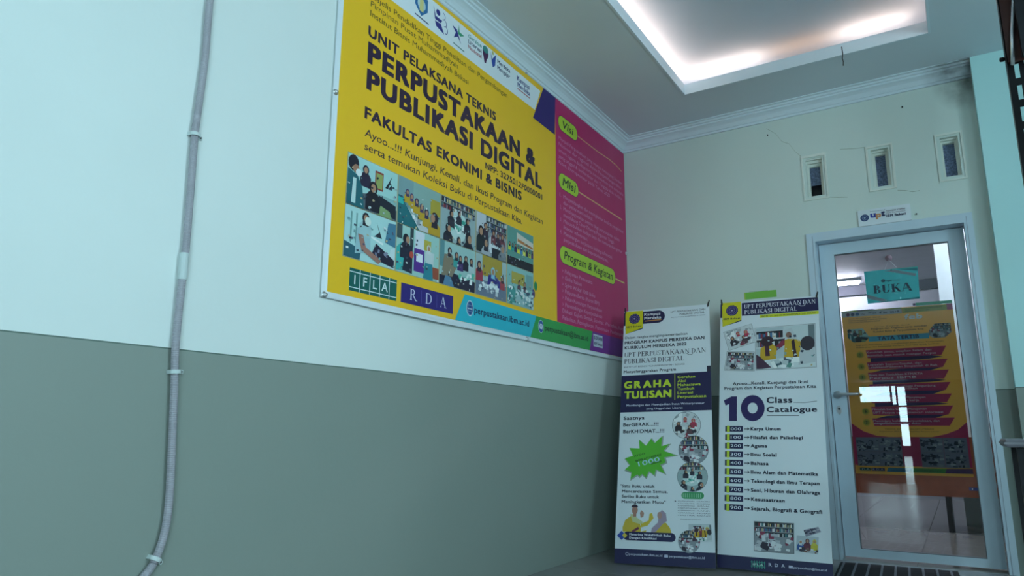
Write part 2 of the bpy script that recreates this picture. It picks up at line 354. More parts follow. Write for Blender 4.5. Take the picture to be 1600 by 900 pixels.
def ph_meet(P):       # meeting beneath the shelves
    P.r(0,1,0,1,'#9aa0a8'); P.shelf(.3,1,.6,1,3,9,1); P.r(.0,.3,.5,1,'#c8cdd6',1); P.p([(.4,.1),(.8,.1),(.75,.5),(.42,.5)],'#dfe5ea',2)
    for i,(x,y,z) in enumerate([(.28,.72,.1),(.55,.62,.09),(.7,.6,.09),(.85,.62,.1)]): P.who(x,y,z,'#4a2434','#7a3a48' if i%2 else '#3a2b40',3)
    P.p([(.5,0),(.8,0),(.8,.25),(.5,.25)],'#1e2030',4); P.who(.14,.55,.16,'#1b1c28','#1e2a33',5); P.who(.3,.3,.15,'#2a2636','#aeb4bc',6); P.who(.85,.3,.15,'#8c8f98','#7d848c',6)
def ph_group(P):      # group under a banner
    P.r(0,1,0,1,'#5f9a92'); P.p([(.35,.62),(1,.6),(1,.8),(.35,.92)],'#d9cfc4',1); P.p([(.38,.68),(.98,.62),(.98,.68),(.38,.76)],'#c47a45',2); P.r(0,1,0,.22,'#1a1626',1)
    for i in range(9): P.who(.08+i*.11,.55-.01*(i%2),.055,'#2b2238',['#d8d43a','#2fa09a','#3b3560','#e4e24c','#4b8fc0','#dddf5a','#2a2340','#c9cf45','#5a3f78'][i],3+(i%2))
def ph_type(P):       # man at a keyboard
    P.r(0,1,0,1,'#b5dcdc'); P.r(.1,.13,.3,.9,'#7fa9a9',1); P.r(.2,.23,.3,.9,'#7fa9a9',1); P.p([(.56,.55),(.72,.55),(.6,.85),(.66,.66)],'#262c3c',1); P.p([(.5,.5),(.75,.42),(.75,.47),(.5,.54)],'#e8f2f2',1)
    P.p([(.78,.5),(1,.45),(1,.95),(.84,.92)],'#4a7f9c',2); P.p([(.85,.0),(1,0),(1,.45),(.9,.4)],'#cfe2e6',3); P.p([(.0,0),(.3,0),(.32,.2),(0,.3)],'#2f6272',2)
    P.p([(.2,.1),(.5,.2),(.48,.62),(.34,.7),(.22,.6)],'#9fc4cc',4); P.who(.38,.86,.12,'#231f30','#a7cad0',5); P.e(.42,.8,.06,'#dde9e2',8)
    P.p([(.24,.5),(.34,.5),(.4,.28),(.72,.1),(.66,.02),(.32,.2)],'#a8776a',7); P.p([(.5,.12),(.98,.02),(.98,.18),(.6,.42)],'#241c38',5); P.mess(2,['#5b5078','#8c8fa8'],8,.55,.85,.12,.3,.03,6)
def ph_stand(P):      # two women and a purple stand
    P.r(0,1,0,1,'#a5cfc8'); P.r(.0,.12,.7,1,'#3c4f55',1); P.r(.3,.38,.6,1,'#38434c',1); P.r(.42,.64,.55,.98,'#dfe3ee',1); P.r(.4,.64,.1,.6,'#5b2c92',2); P.r(.45,.6,.32,.5,'#eceff6',3); P.r(.63,.8,.62,.85,'#c2b24a',1)
    P.p([(.66,.05),(.84,.05),(.88,.6),(.7,.62)],'#ccd6d8',3); P.p([(.62,.0),(.86,0),(.84,.35),(.66,.35)],'#2c8799',4); P.who(.74,.68,.09,'#d7dcdf','#cfd8da',5); P.p([(.82,.05),(1,.05),(1,.3),(.84,.3)],'#a2503a',3)
    P.p([(0,.02),(.2,.05),(.24,.55),(.1,.62),(0,.5)],'#3fb0ae',4); P.p([(.14,.05),(.36,.02),(.36,.6),(.2,.62)],'#23233a',5); P.who(.2,.72,.13,'#1e1a2c','#23233a',6,dx=.3); P.e(.33,.42,.05,'#bf4b3d',9)
def ph_read(P):       # readers at a dark table
    P.r(0,1,0,1,'#a4c8c6'); P.r(0,.12,.4,1,'#5f8f96',1); P.p([(0,0),(1,0),(1,.25),(.35,.32),(0,.2)],'#241f3c',1)
    P.p([(.05,.2),(.34,.22),(.48,.5),(.3,.72),(.12,.7)],'#8d7f6c',3); P.who(.26,.8,.1,'#2d2838','#8d7f6c',4); P.p([(.1,0),(.4,0),(.3,.2),(.15,.22)],'#5b86a8',4)
    for x,y,c in [(.45,.75,'#3fa3a0'),(.56,.7,'#4a2f70'),(.72,.74,'#1e1a30'),(.88,.72,'#b9cfd2')]: P.who(x,y,.09,'#231e34',c,5)
    P.mess(4,['#dff0ec','#5cc0aa','#f4f8f7'],10,.45,.95,.22,.4,.07,8)
def ph_yellow(P):     # woman in pale blue headscarf by the yellow board
    P.r(0,1,0,1,'#a9bfc0'); P.r(.2,.85,.5,1,'#b3993a',1); P.r(0,1,0,.38,'#6f7c92',1)
    P.who(.1,.72,.12,'#2c1f36','#a8364c',3); P.who(.86,.56,.09,'#3a2a36','#a8404a',3); P.p([(.36,.3),(.78,.2),(.78,.45),(.6,.6),(.4,.55)],'#35308a',3); P.who(.54,.66,.13,'#8cc4dc','#2f2c80',4)
    P.mess(6,['#e9eff2','#cdd6dc','#8b95a5'],22,.1,.8,.1,.36,.06,6)
def ph_stack(P):      # counters with stacks of books
    P.r(0,1,0,1,'#8fc0bf'); P.r(.16,.66,.55,.86,'#b7a64a',1); P.r(.72,.98,.5,.9,'#7aa5a5',1); P.who(.44,.6,.07,'#4a3a58','#6a4a58',3); P.who(.66,.6,.09,'#2a2a3a','#a04a4c',3)
    P.r(0,.3,.05,.4,'#4a9a98',3); P.r(.3,.62,.05,.4,'#9fc0c4',3); P.r(.62,1,.02,.4,'#7fa9b2',3); P.mess(7,['#e2eeee','#3c8c80','#b8d0d4','#40566a','#dfe7e4'],60,0,1,.02,.45,.05,4)
def ph_lib(P):        # shelves with students, white and red
    P.r(0,1,0,1,'#8b929b'); P.shelf(0,1,.5,1,3,12,1); P.mess(11,['#8c3350','#4a3050','#d5d8de','#2f2a3c','#b8bcc4'],26,0,1,.1,.6,.1,4); P.mess(12,['#e3e6ea','#cfd4d9'],10,.1,.9,.05,.4,.08,5)
def ph_red(P):        # girls with red and dark headscarves reading
    P.r(0,1,0,1,'#cfd6da'); P.r(.05,.35,.55,.95,'#eef1f3',1); P.line if False else None
    P.mess(21,['#a9b2b8','#8e98a0'],10,0,1,.6,1,.08,1); P.who(.22,.55,.13,'#3a2430','#2a2432',3); P.who(.46,.72,.12,'#c0304e','#c7cdd2',3); P.who(.75,.66,.13,'#c23352','#a63a50',4); P.who(.62,.42,.12,'#3c2c36','#5b4048',5); P.mess(22,['#e9ecef','#8a3347','#33303c'],14,.1,.9,.05,.4,.08,6)
def ph_jacket(P):     # two students in yellow jackets leaning over books
    P.r(0,1,0,1,'#b6c6cc'); P.shelf(.0,.48,.5,.92,2,31,1,'#cfd8dc'); P.r(.48,.9,.4,1,'#c9d6d8',1); P.r(.9,1,.4,1,'#6b7b80',2); P.p([(.22,.3),(.5,.55),(.5,.72),(.26,.42)],'#8a2f48',4)
    P.p([(.06,.2),(.34,.2),(.36,.5),(.26,.62),(.08,.5)],'#c9a227',5); P.p([(.16,.3),(.24,.3),(.22,.55),(.15,.58)],'#4a2434',6); P.e(.2,.66,.11,'#3a2230',6,.09)
    P.p([(.48,.22),(.74,.2),(.77,.6),(.66,.74),(.5,.66)],'#c9a227',5); P.p([(.64,.25),(.7,.25),(.66,.68),(.61,.62)],'#3a1f2e',6); P.p([(.5,.7),(.7,.66),(.74,.6),(.62,.95),(.5,.9)],'#c2ccd0',7); P.e(.57,.78,.05,'#8e6a5e',8)
    P.p([(.72,.05),(1,.1),(1,.45),(.84,.5),(.74,.35)],'#c4ccd0',7); P.e(.88,.55,.12,'#38333c',8,.12)
    P.p([(.0,0),(1,0),(1,.12),(.55,.25),(.15,.2),(0,.05)],'#d5e0e2',6); P.mess(32,['#5b8f86','#eef3f3','#3d5a66','#b9c7ca'],12,.3,.7,.05,.2,.08,8); P.p([(0,.35),(.06,.3),(.26,.02),(.1,0),(0,0)],'#4a2f46',9)
def ph_mono(P):       # grey classroom photograph
    P.r(0,1,0,1,'#918fa4'); P.mess(random.Random(int(P.map(0,0)[0]*1000)).randint(1,99),['#3b3a50','#8f8d9c','#2b293e','#a3a1ac','#5d5b70','#c2c1c8'],34,0,1,0,.85,.11,1)
def ph_shirt(P):      # small photo of group in yellow and blue
    P.r(0,1,0,1,'#b9c4cc'); P.who(.2,.6,.16,'#c8d0d6','#2c56a0',2); P.who(.5,.7,.17,'#5a2438','#6a2a40',3); P.who(.82,.7,.16,'#cfc34a','#c9bb3a',3); P.mess(41,['#3a2c3c','#7a5a52','#d9dcdf'],12,.2,1,0,.25,.1,5)

# ------------------------------------------------------------------ materials
WL_TOP, WB_TOP, LOW = '#e2e9e7', '#d2ddd6', '#8b958e'
M_WL = wallpaint('paint_left', WL_TOP, LOW, 1.032)
M_WB = wallpaint('paint_back', WB_TOP, LOW, 1.032, stain=[(2.36, 2.98, .2)])
M_PIER = wallpaint('paint_pier', '#bce6e6', LOW, 1.036)
M_CEIL = mat('ceiling_paint', '#d6dfe6', .7, 0, .03, 1.5, .03, 20)
M_CORN = wallpaint('gypsum_white', '#dbe6ee', '#dbe6ee', -5, stain=[(2.35, 3.06, .24)])
M_TILE = mat('floor_tile', '#a9aaa4', .05, 0, .08, 9, 0, spec=.5)
M_GROUT = mat('grout', '#5a5c5b', .8)
M_ALU = mat('white_aluminium', '#c6d6e2', .35, .1, .02)
M_STEEL = mat('brushed_steel', '#d8d8da', .38, .9, .05)
M_DARK = mat('black_metal', '#121114', .4, .3, .1)
M_WOODD = mat('dark_brown_board', '#52281e', .5, 0, .2, 12)
M_ORANGE = mat('desk_wood', '#9a5234', .45, 0, .15, 14)
M_BLACKP = mat('black_plastic', '#15141a', .45)
M_ROOM = mat('library_paint', '#b9bcc6', .7)
M_GREYW = mat('library_grey', '#8d93a0', .7)
M_PIPE = mat('grey_conduit', '#a5a2aa', .5, 0, .06, 20)
M_WPIPE = mat('white_coupling', '#c7d2d2', .5)
M_CEM = mat('plaster_block', '#dfe3da', .75, 0, .05, 8, .1, 60)
M_NAIL = mat('nail_steel', '#3a3a3c', .5, .6)

# ------------------------------------------------------------------ setting
# floor: base slab plus separate glossy tiles
fl = MB().box(-6, 5.2, -32, 6.2, -.2, -.004).build('floor', M_GROUT); tag(fl, kind='structure')
tm = bpy.data.meshes.new('tile'); _t = MB().box(.002, .598, .002, .598, -.003, 0)
_o = _t.build('tile', M_TILE, fl); tme = _o.data; bpy.data.objects.remove(_o)
_o = _t.build('tile', mat('hall_tile', '#8f8c8b', .16, 0, .06, 7), fl); tmo = _o.data; bpy.data.objects.remove(_o)
for i in range(-1, 8):
    for j in range(-13, 10):
        if i < 0 and j > -12 and j < 1: continue
        o = bpy.data.objects.new('tile', tme if j >= 0 else tmo); COL.objects.link(o); o.parent = fl; o.location = (i*.6, j*.6, 0)
MB().box(-6, 4.8, -32, -7.802, -.003, 0).build('tile_field', M_TILE, fl)
# walls
wl = MB().box(-.2, 0, -7.4, .2, 0, 3.4).build('wall_left', M_WL); tag(wl, kind='structure')
DX0, DX1, DZ = 1.355, 2.292, 2.105
VENTS = [(1.387, 1.458, 2.397, 2.617), (1.803, 1.865, 2.392, 2.616), (2.195, 2.259, 2.389, 2.612)]
VO = [(1.345, 1.508, 2.36, 2.69), (1.755, 1.916, 2.353, 2.67), (2.155, 2.308, 2.344, 2.664)]
mb = MB(); gridwall(mb, 'y', [0, 5.2], [0, 3.4], 0, .16, [(DX0, DX1, -1, DZ)]+[(a+.028, b-.028, c+.028, d-.028) for a, b, c, d in VO])
wb = mb.build('wall_back', M_WB); tag(wb, kind='structure')
tag(MB().box(2.395, 5.0, -.1, -.001, 0, 3.097).build('wall_back_right', M_PIER), kind='structure')
mb = MB(); gridwall(mb, 'x', [-32, 6.2], [0, 3.4], 5.0, 5.2, [WIN[1:], FILL_WIN[1:]]); tag(mb.build('wall_right', M_WL), kind='structure')
# far front wall of the hall with its glazed entrance
FW = [(-1.74, -.5, 2.2, 2.9), (-.42, -.27, 2.07, 2.9), (-.2, .12, 2.02, 2.86), (-.2, .12, 1.3, 1.95), (-.2, .12, .25, 1.2)]
mb = MB(); gridwall(mb, 'y', [-6, 5.2], [0, 3.4], -31.3, -31.1, FW); tag(mb.build('wall_front', M_GREYW), kind='structure')
tag(MB().box(-6.2, -6, -32, -7.2, 0, 3.4).build('wall_hall_left', M_GREYW), kind='structure')
tag(MB().box(-6.2, -.2, -7.4, -7.2, 0, 3.4).build('wall_hall_back', M_WL), kind='structure')
# ceiling with the recessed cove
CX0, CX1, CY0, CY1, ZC = .70, 2.197, -3.9, -.545, 3.098
mb = MB(); gridwall(mb, 'z', [-6, 5.2], [-32, 0], ZC, 3.165, [(CX0, CX1, CY0, CY1)]); ce = mb.build('ceiling', M_CEIL); tag(ce, kind='structure')
mb = MB().box(-6, 5.2, -32, 6.2, 3.282, 3.4)
mb.box(CX0-.25, CX0-.2, CY0-.25, CY1+.25, 3.165, 3.282).box(CX1+.2, CX1+.25, CY0-.25, CY1+.25, 3.165, 3.282).box(CX0-.2, CX1+.2, CY1+.2, CY1+.25, 3.165, 3.282).box(CX0-.2, CX1+.2, CY0-.25, CY0-.2, 3.165, 3.282)
mb.build('cove_box', mat('cove_paint', '#c2d4e4', .75, 0, .03, 1.5), ce)
# white lip framing the recess
L = MB(); w = .012
L.box(CX0-.001, CX0+w, CY0, CY1-w, ZC-.003, 3.172).box(CX1-w, CX1+.001, CY0, CY1-w, ZC-.003, 3.172).box(CX0-.001, CX1+.001, CY1-w, CY1+.001, ZC-.003, 3.172)
L.build('cove_lip', M_CORN, ce)
# LED strips lying behind the lip
E_W = emis('led_warm_white', '#ffd6be', 19); E_O = emis('led_orange', '#ffb070', 4.5)
def led(name, b, m, label): tag(MB().box(*b).build(name, m), label, 'light strip', 'light strips in the ceiling recess')
led('led_strip', (CX0-.075, CX0-.05, CY0+.2, CY1+.02, 3.166, 3.172), E_W, 'warm white light strip hidden along the left edge of the ceiling recess')
led('led_strip', (CX0-.03, 1.22, CY1+.05, CY1+.075, 3.166, 3.172), E_W, 'warm white light strip at the left half of the back recess edge')
led('led_strip', (1.25, 1.68, CY1+.05, CY1+.075, 3.166, 3.172), E_O, 'dim orange stretch of light strip mid way along the back recess edge')
led('led_strip', (1.71, 2.1, CY1+.05, CY1+.075, 3.166, 3.172), E_W, 'warm white light strip at the right half of the back recess edge')
led('led_strip', (CX1+.05, CX1+.075, CY0+.2, CY1-.12, 3.166, 3.172), E_W, 'warm white light strip hidden along the right edge of the ceiling recess')
# cornice: one moulded profile swept along the left wall (trim_1) and back wall (trim_2)
PROF = [(0,-.095),(.014,-.095),(.016,-.08),(.024,-.078),(.03,-.066),(.04,-.052),(.055,-.04),(.068,-.034),(.07,-.024),(.082,-.02),(.086,-.01),(.104,-.008),(.104,.003),(0,.003)]
def cornice(name, f0, f1):
    n = len(PROF); mb = MB(); mb.add([f0(*p) for p in PROF]+[f1(*p) for p in PROF], [(i, (i+1)%n, (i+1)%n+n, i+n) for i in range(n)]+[tuple(range(n)), tuple(range(2*n-1, n-1, -1))])
    tag(mb.build(name, M_CORN), kind='structure')
cornice('trim_1', lambda p, z: (p, -7.4, ZC+z), lambda p, z: (p, -p, ZC+z))
cornice('trim_2', lambda p, z: (p, -p, ZC+z), lambda p, z: (2.395, -p, ZC+z))
# right wall: daylight window and added fill window, frames and bars
for nm, WW in (('window_1', WIN), ('window_5', FILL_WIN)):
    wn = empty(nm); tag(wn, kind='structure'); x, y0, y1, z0, z1 = WW
    fr = MB().box(x+.04, x+.1, y0, y1, z0, z0+.05).box(x+.04, x+.1, y0, y1, z1-.05, z1)
    for k in range(4): yy = y0+(y1-y0-.05)*k/3; fr.box(x+.041, x+.099, yy, yy+.05, z0, z1)
    fr.build('window_frame', M_ALU, wn)
# ventilation openings over the door
M_FROST = mat('frosted_pane', '#66738f', .55, 0, .5, 90, .5, 120)
for i, (o_, n_) in enumerate(zip(VO, VENTS)):
    v = empty('window_%d' % (i+2)); tag(v, kind='structure')
    steps = 4
    for k in range(steps):
        t0, t1 = k/steps, (k+1)/steps
        a = [o_[q]+(n_[q]-o_[q])*t0 for q in range(4)]; b = [o_[q]+(n_[q]-o_[q])*t1 for q in range(4)]
        y_ = -.014+k*.02; d_ = .012 if k else .02
        if k == 0: y_ = -.007
        g = MB(); gridwall(g, 'y', [a[0]-(.001 if k else 0), a[1]+(.001 if k else 0)], [a[2], a[3]], y_, y_+(.03 if k else .03), [(b[0], b[1], b[2], b[3])]); g.build('frame_step', M_CEM, v)
    if i == 0:
        s_ = n_[2]+.09; MB().box(n_[0]-.01, n_[1]+.01, .075, .08, s_, n_[3]+.01).build('pane', M_FROST, v)
        MB().box(n_[0]-.015, n_[1]+.015, .14, .15, n_[2]-.01, s_+.02).build('gap_darkness', M_BLACKP, v)  # black sheet stands in for the shade inside the open gap
    else: MB().box(n_[0]-.01, n_[1]+.01, .075, .08, n_[2]-.01, n_[3]+.01).build('pane', M_FROST, v)
# hairline cracks in the plaster
M_CRACK = mat('crack_grey', '#8f9a86', .8)  # one even darker tone for the flat crack strips
def crack(pts):
    mb = MB()
    for (a, b), (c, d) in zip(pts[:-1], pts[1:]): mb.add([(a, -.0006, b), (c, -.0006, d), (c, -.0006, d+.003), (a, -.0006, b+.003)], [(0,1,2,3)])
    mb.build('crack', M_CRACK, wb)
crack([(1.13,2.955),(1.19,2.9),(1.23,2.83),(1.276,2.803),(1.31,2.74),(1.349,2.69)]); crack([(1.917,2.335),(1.962,2.325),(2.0,2.309),(2.04,2.31)]); crack([(1.508,2.362),(1.56,2.35),(1.62,2.342)]); crack([(1.60,2.69),(1.67,2.678),(1.755,2.67)])

# ------------------------------------------------------------------ library room seen through the door
mb = MB(); tag(MB().box(-1.2, 5.0, 5.2, 5.4, 0, 3.3).build('wall_library_back', M_ROOM), kind='structure')
tag(MB().box(-1.4, -1.2, .16, 5.4, 0, 3.3).build('wall_library_left', M_ROOM), kind='structure')
tag(MB().box(-1.2, -.2, .16, .2, 0, 3.3).build('wall_library_front', M_ROOM), kind='structure')
tag(MB().box(-1.2, 5.0, .16, 5.2, 2.7, 2.8).build('ceiling_library', M_ROOM), kind='structure')
tag(MB().box(-1.2, 5.0, 5.12, 5.2, 2.58, 2.7).build('trim_3', mat('dark_trim', '#3a3947', .6)), kind='structure')
tag(MB().box(2.062, 2.7, 2.4, 2.9, 0, 2.7).build('trim_4', mat('library_column', '#cfe3e6', .6)), kind='structure')
def tubelight(x, y, lab, st):
    t = empty('ceiling_tube_lamp', (x, y, 2.7)); tag(t, lab, 'lamp', 'tube lamps on the library ceiling')
    MB().box(-.6, .6, -.06, .06, -.03, 0).build('housing', M_ALU, t); MB().tube([(-.58,0,-.05),(.58,0,-.05)], .018).build('tube', emis('tube_glow', '#eef0ff', st), t)
tubelight(.62, 4.65, 'lit white tube lamp on the library ceiling seen through the door left of the sign', 150)
tubelight(2.6, 1.6, 'added unseen tube lamp brightening the library, over the door head', 130)  # extra lamp out of view, added to light the library
dk = empty('reading_desk', (1.2, 1.8, 0)); tag(dk, 'orange brown wooden desk with dark legs behind the glass door', 'desk')
MB().box(-.6, 1.7, 0, .025, .28, .72).build('front_panel', M_ORANGE, dk); MB().box(-.65, 1.75, -.03, .65, .72, .75).build('desktop', M_ORANGE, dk)
for x in (-.55, .74, 1.65): MB().box(x, x+.035, .03, .6, 0, .72).build('leg', M_BLACKP, dk)
Ik = Ink(); Ik.rect(.91, .97, .335, .36, '#3c4fa0', 2); Ik.text('1', .93, .34, .006, .014, '#f0f0ff', 3); _s = Ik.build('small_sticker', M_PAPER, dk, 'small blue sticker')

# ------------------------------------------------------------------ door
dr = empty('door_1'); tag(dr, kind='structure')
g = MB(); gridwall(g, 'y', [1.338, 2.302], [0, 2.121], -.012, .0, [(1.394, 2.254, -1, 2.061)])
gridwall(g, 'y', [1.356, 2.291], [0, 2.104], .0, .15, [(1.394, 2.254, -1, 2.061)]); g.build('door_frame', M_ALU, dr)
g = MB()
for x0, x1 in ((1.377, 1.379), (2.268, 2.27)): g.box(x0, x1, -.014, -.012, 0, 2.1)
g.build('frame_seam', M_GREYW, dr)
LY = .09; GX0, GX1, GZ0, GZ1 = 1.491, 2.16, .062, 1.979
g = MB(); gridwall(g, 'y', [1.399, 2.249], [.012, 2.056], LY, LY+.045, [(GX0, GX1, GZ0, GZ1)]); g.build('door_leaf', M_ALU, dr)
g = MB(); gridwall(g, 'y', [GX0, GX1], [GZ0, GZ1], LY+.006, LY+.03, [(GX0+.005, GX1-.005, GZ0+.005, GZ1-.005)]); g.build('glazing_bead', mat('grey_gasket', '#6d7278', .5), dr)
mg = bpy.data.materials.new('door_glass'); mg.use_nodes = True; nt = mg.node_tree; nt.nodes.clear()
out = nt.nodes.new('ShaderNodeOutputMaterial'); mx = nt.nodes.new('ShaderNodeMixShader'); tr = nt.nodes.new('ShaderNodeBsdfTransparent'); gl = nt.nodes.new('ShaderNodeBsdfGlossy'); fz = nt.nodes.new('ShaderNodeFresnel')
tr.inputs[0].default_value = (.93, .96, .96, 1); gl.inputs['Roughness'].default_value = .004; fz.inputs[0].default_value = 1.8
nt.links.new(fz.outputs[0], mx.inputs[0]); nt.links.new(tr.outputs[0], mx.inputs[1]); nt.links.new(gl.outputs[0], mx.inputs[2]); nt.links.new(mx.outputs[0], out.inputs[0])
mb = MB(); mb.add([(GX0, LY+.02, GZ0), (GX1, LY+.02, GZ0), (GX1, LY+.02, GZ1), (GX0, LY+.02, GZ1)], [(0,1,2,3)]); me = bpy.data.meshes.new('glass_pane'); me.from_pydata(mb.v, [], mb.f); me.materials.append(mg)
link(bpy.data.objects.new('glass_pane', me), dr)
hd = MB().lathe([(.0, 0), (.024, 0), (.026, -.004), (.024, -.01), (.012, -.012), (.011, -.05), (0, -.05)], (1.437, LY, 1.026)).build('handle_rose', M_STEEL, dr, smooth=True)
MB().tube([(1.437, LY-.045, 1.026), (1.45, LY-.052, 1.026), (1.5, LY-.053, 1.027), (1.55, LY-.053, 1.027), (1.571, LY-.05, 1.027)], [.009, .0095, .009, .0085, .008], 12).build('lever_handle', M_STEEL, hd, smooth=True)
kp = MB(); pts = [(1.439+.014*math.cos(t), .927+.028*math.sin(t)) for t in [2*PI*k/20 for k in range(20)]]
kp.add([(x, LY-.004, z) for x, z in pts]+[(x, LY, z) for x, z in pts], [tuple(range(20))]+[(i, (i+1)%20, (i+1)%20+20, i+20) for i in range(20)]); kpo = kp.build('keyhole_plate', M_STEEL, dr)
MB().lathe([(0,-.006),(.007,-.006),(.007,0),(0,0)], (1.439, LY-.003, .934), 'y', 12).build('key_cylinder', M_NAIL, kpo)


# ------------------------------------------------------------------ conduit on the left wall
cp = [(2.95,-3.70),(2.6,-3.712),(2.27,-3.726),(2.048,-3.723),(1.83,-3.73),(1.759,-3.732),(1.555,-3.727),(1.337,-3.723),(1.229,-3.725),(1.042,-3.725),(.921,-3.716),(.723,-3.703),(.568,-3.695),(.475,-3.699),(.4,-3.719),(.354,-3.75),(.25,-3.86),(.15,-3.92),(.012,-3.94)]
def smooth(cp, step):
    out = []
    for i in range(len(cp)-1):
        p0, p1, p2, p3 = cp[max(i-1,0)], cp[i], cp[i+1], cp[min(i+2,len(cp)-1)]
        n = max(2, int(math.hypot(p2[0]-p1[0], p2[1]-p1[1])/step))
        for k in range(n):
            t = k/n; out.append(tuple(.5*((2*b)+(-a+c)*t+(2*a-5*b+4*c-d)*t*t+(-a+3*b-3*c+d)*t**3) for a, b, c, d in zip(p0, p1, p2, p3)))
    return out+[cp[-1]]
cpts = smooth(cp, .003)
cz = empty('wall_conduit', (0, -3.72, 0)); tag(cz, 'grey corrugated conduit running down the left wall, bending at its foot', 'conduit')
pp = [(.0165, y+3.72, z) for z, y in cpts]; rr = [.0125 if (i % 2) else .0112 for i in range(len(pp))]
MB().tube(pp, rr, 10).build('corrugated_tube', M_PIPE, cz, smooth=False)
MB().tube([(.0165, -3.7255+3.72+(.0003*k), 1.345-.0295*k) for k in range(4)], .0145, 14).build('coupling', M_WPIPE, cz).__setitem__('label', 'short white coupling')
def conduit_clip(z, y, ang=0):
    k = empty('conduit_clip', (0, y, z)); tag(k, {1.757: 'white plastic clip holding the conduit above its white coupling', .959: 'white plastic clip holding the conduit just below the green paint line', .397: 'white plastic clip at the bend of the conduit near the floor', 2.5: 'white plastic clip holding the conduit near the ceiling'}[z], 'clip', 'conduit clips')
    k.rotation_euler = (ang, 0, 0)
    n = 10; o = [(.0165+.0185*math.cos(t), .0185*math.sin(t)) for t in [PI/2-PI*q/n for q in range(n+1)]]; i = [(.0165+.0152*math.cos(t), .0152*math.sin(t)) for t in [PI/2-PI*q/n for q in range(n+1)]]
    o = [(.0, .0185)]+o+[(.0, -.0185)]; i = [(.0, .0152)]+i+[(.0, -.0152)]; m = len(o); vs = []
    for zz in (-.006, .006): vs += [(a, b, zz) for a, b in o]+[(a, b, zz) for a, b in i]
    fs = []
    for q in range(m-1): fs += [(q, q+1, m+q+1, m+q), (2*m+q, 3*m+q, 3*m+q+1, 2*m+q+1), (q, 2*m+q, 2*m+q+1, q+1), (m+q, m+q+1, 3*m+q+1, 3*m+q)]
    MB().add(vs, fs).build('strap', M_WPIPE, k)
    MB().box(0, .008, .0185, .034, -.006, .006).build('tab', M_WPIPE, k); MB().lathe([(0, 0), (.0035, 0), (.003, .003), (0, .003)], (.008, .027, 0), 'x', 10).build('nail', M_NAIL, k)
for z, y, a in ((1.757, -3.732, 0), (.959, -3.718, .08), (.397, -3.7215, -.5), (2.5, -3.716, 0)): conduit_clip(z, y, a)
for nm, x, y, z, lab in (('nail', 1.136, -.0, 2.9, 'small dark nail in the back wall below the cornice, left of the vents'), ('nail', 1.998, -.0, 2.9, 'small dark nail in the back wall below the cornice, above the vents'), ('nail', 2.007, -.0, 2.157, 'small dark nail in the back wall beside the white sign')):
    tag(MB().lathe([(0, -.012), (.005, -.012), (.005, -.009), (.0025, -.008), (.0025, 0), (0, 0)], (x, y, z), 'y', 10).build(nm, M_NAIL), lab, 'nail', 'nails in the back wall')
tag(MB().tube([(1.722, -.556, 3.15), (1.724, -.557, 3.10), (1.719, -.556, 3.07), (1.723, -.558, 3.045), (1.72, -.557, 3.02)], .003, 6).build('dangling_wire', M_BLACKP), 'thin dark wire end dangling from the back edge of the ceiling recess', 'wire')

# ------------------------------------------------------------------ big vinyl banner on the left wall
bn = empty('wall_banner', (.012, -3.13, 0), PI/2); tag(bn, 'large yellow and magenta library banner with photos stretched on the left wall', 'banner')
# white vinyl sheet, tessellated; the bottom hem bellies out from the wall
U0, U1, V0, V1 = .0, 3.118, 1.30, 3.012
us = [U0+(U1-U0)*k/60 for k in range(61)]; vs_ = [V0, V0+.008, V0+.016, V0+.024, 1.5, 1.8, 2.2, 2.6, V1]
def belly(u, v):
    t = max(0, 1-(v-V0)/.024); s_ = .016*math.sin(PI*min(1, max(0, (u-.05)/1.5)))+.012*math.sin(PI*min(1, max(0, (u-1.62)/1.2)))
    return -s_*t
def sag(u): return .006*math.sin(PI*min(1, max(0, u/1.58)))+.005*math.sin(PI*min(1, max(0, (u-1.58)/1.5)))
vv = [(u, belly(u, v), v-(sag(u) if v < 1.33 else 0)) for v in vs_ for u in us]; n = 61
mb = MB().add(vv, [(j*n+i, j*n+i+1, (j+1)*n+i+1, (j+1)*n+i) for j in range(len(vs_)-1) for i in range(n-1)])
M_WV = mat('white_vinyl', '#dfe6ec', .4, 0, .02, 3, .1, 5)
sh = mb.build('sheet', M_WV, bn, smooth=True); sd = sh.modifiers.new('thick', 'SOLIDIFY'); sd.thickness = .0012; sd.offset = 1
for f in sh.data.polygons: f.use_smooth = True
YEL, NAV, MAG, GRN, CYA, PUR = '#f8c21c', '#2c1640', '#c01a66', '#2fa04e', '#27b9cf', '#2b1a6e'
DK = '#2c1838'
k = Ink(); k.rect(.03, 3.118, 1.326, 2.995, YEL, 1)
k.poly([(.03, 2.80), (1.688, 2.793), (1.76, 2.955), (.03, 2.985)], '#e6edf3', 2)
k.poly([(1.663, 2.73), (1.95, 2.722), (1.962, 2.995), (1.80, 2.995)], PUR, 3)
k.build('yellow_ground', M_VINYL, bn, 'yellow printed ground with a white strip on top')
k = Ink()
k.poly([(1.960, 1.463), (3.118, 1.463), (3.118, 2.995), (1.956, 2.995), (1.962, 2.6), (1.958, 2.2)], MAG, 3)
LG = '#b5d334'
k.pill(1.995, 2.288, 2.785, 2.90, '#6b1347', 4); k.pill(2.0, 2.283, 2.79, 2.895, LG, 5)
k.pill(1.995, 2.29, 2.368, 2.484, '#6b1347', 4); k.pill(2.0, 2.285, 2.373, 2.48, LG, 5)
k.pill(2.0, 2.888, 1.857, 1.981, '#6b1347', 4); k.pill(2.005, 2.883, 1.862, 1.977, LG, 5)
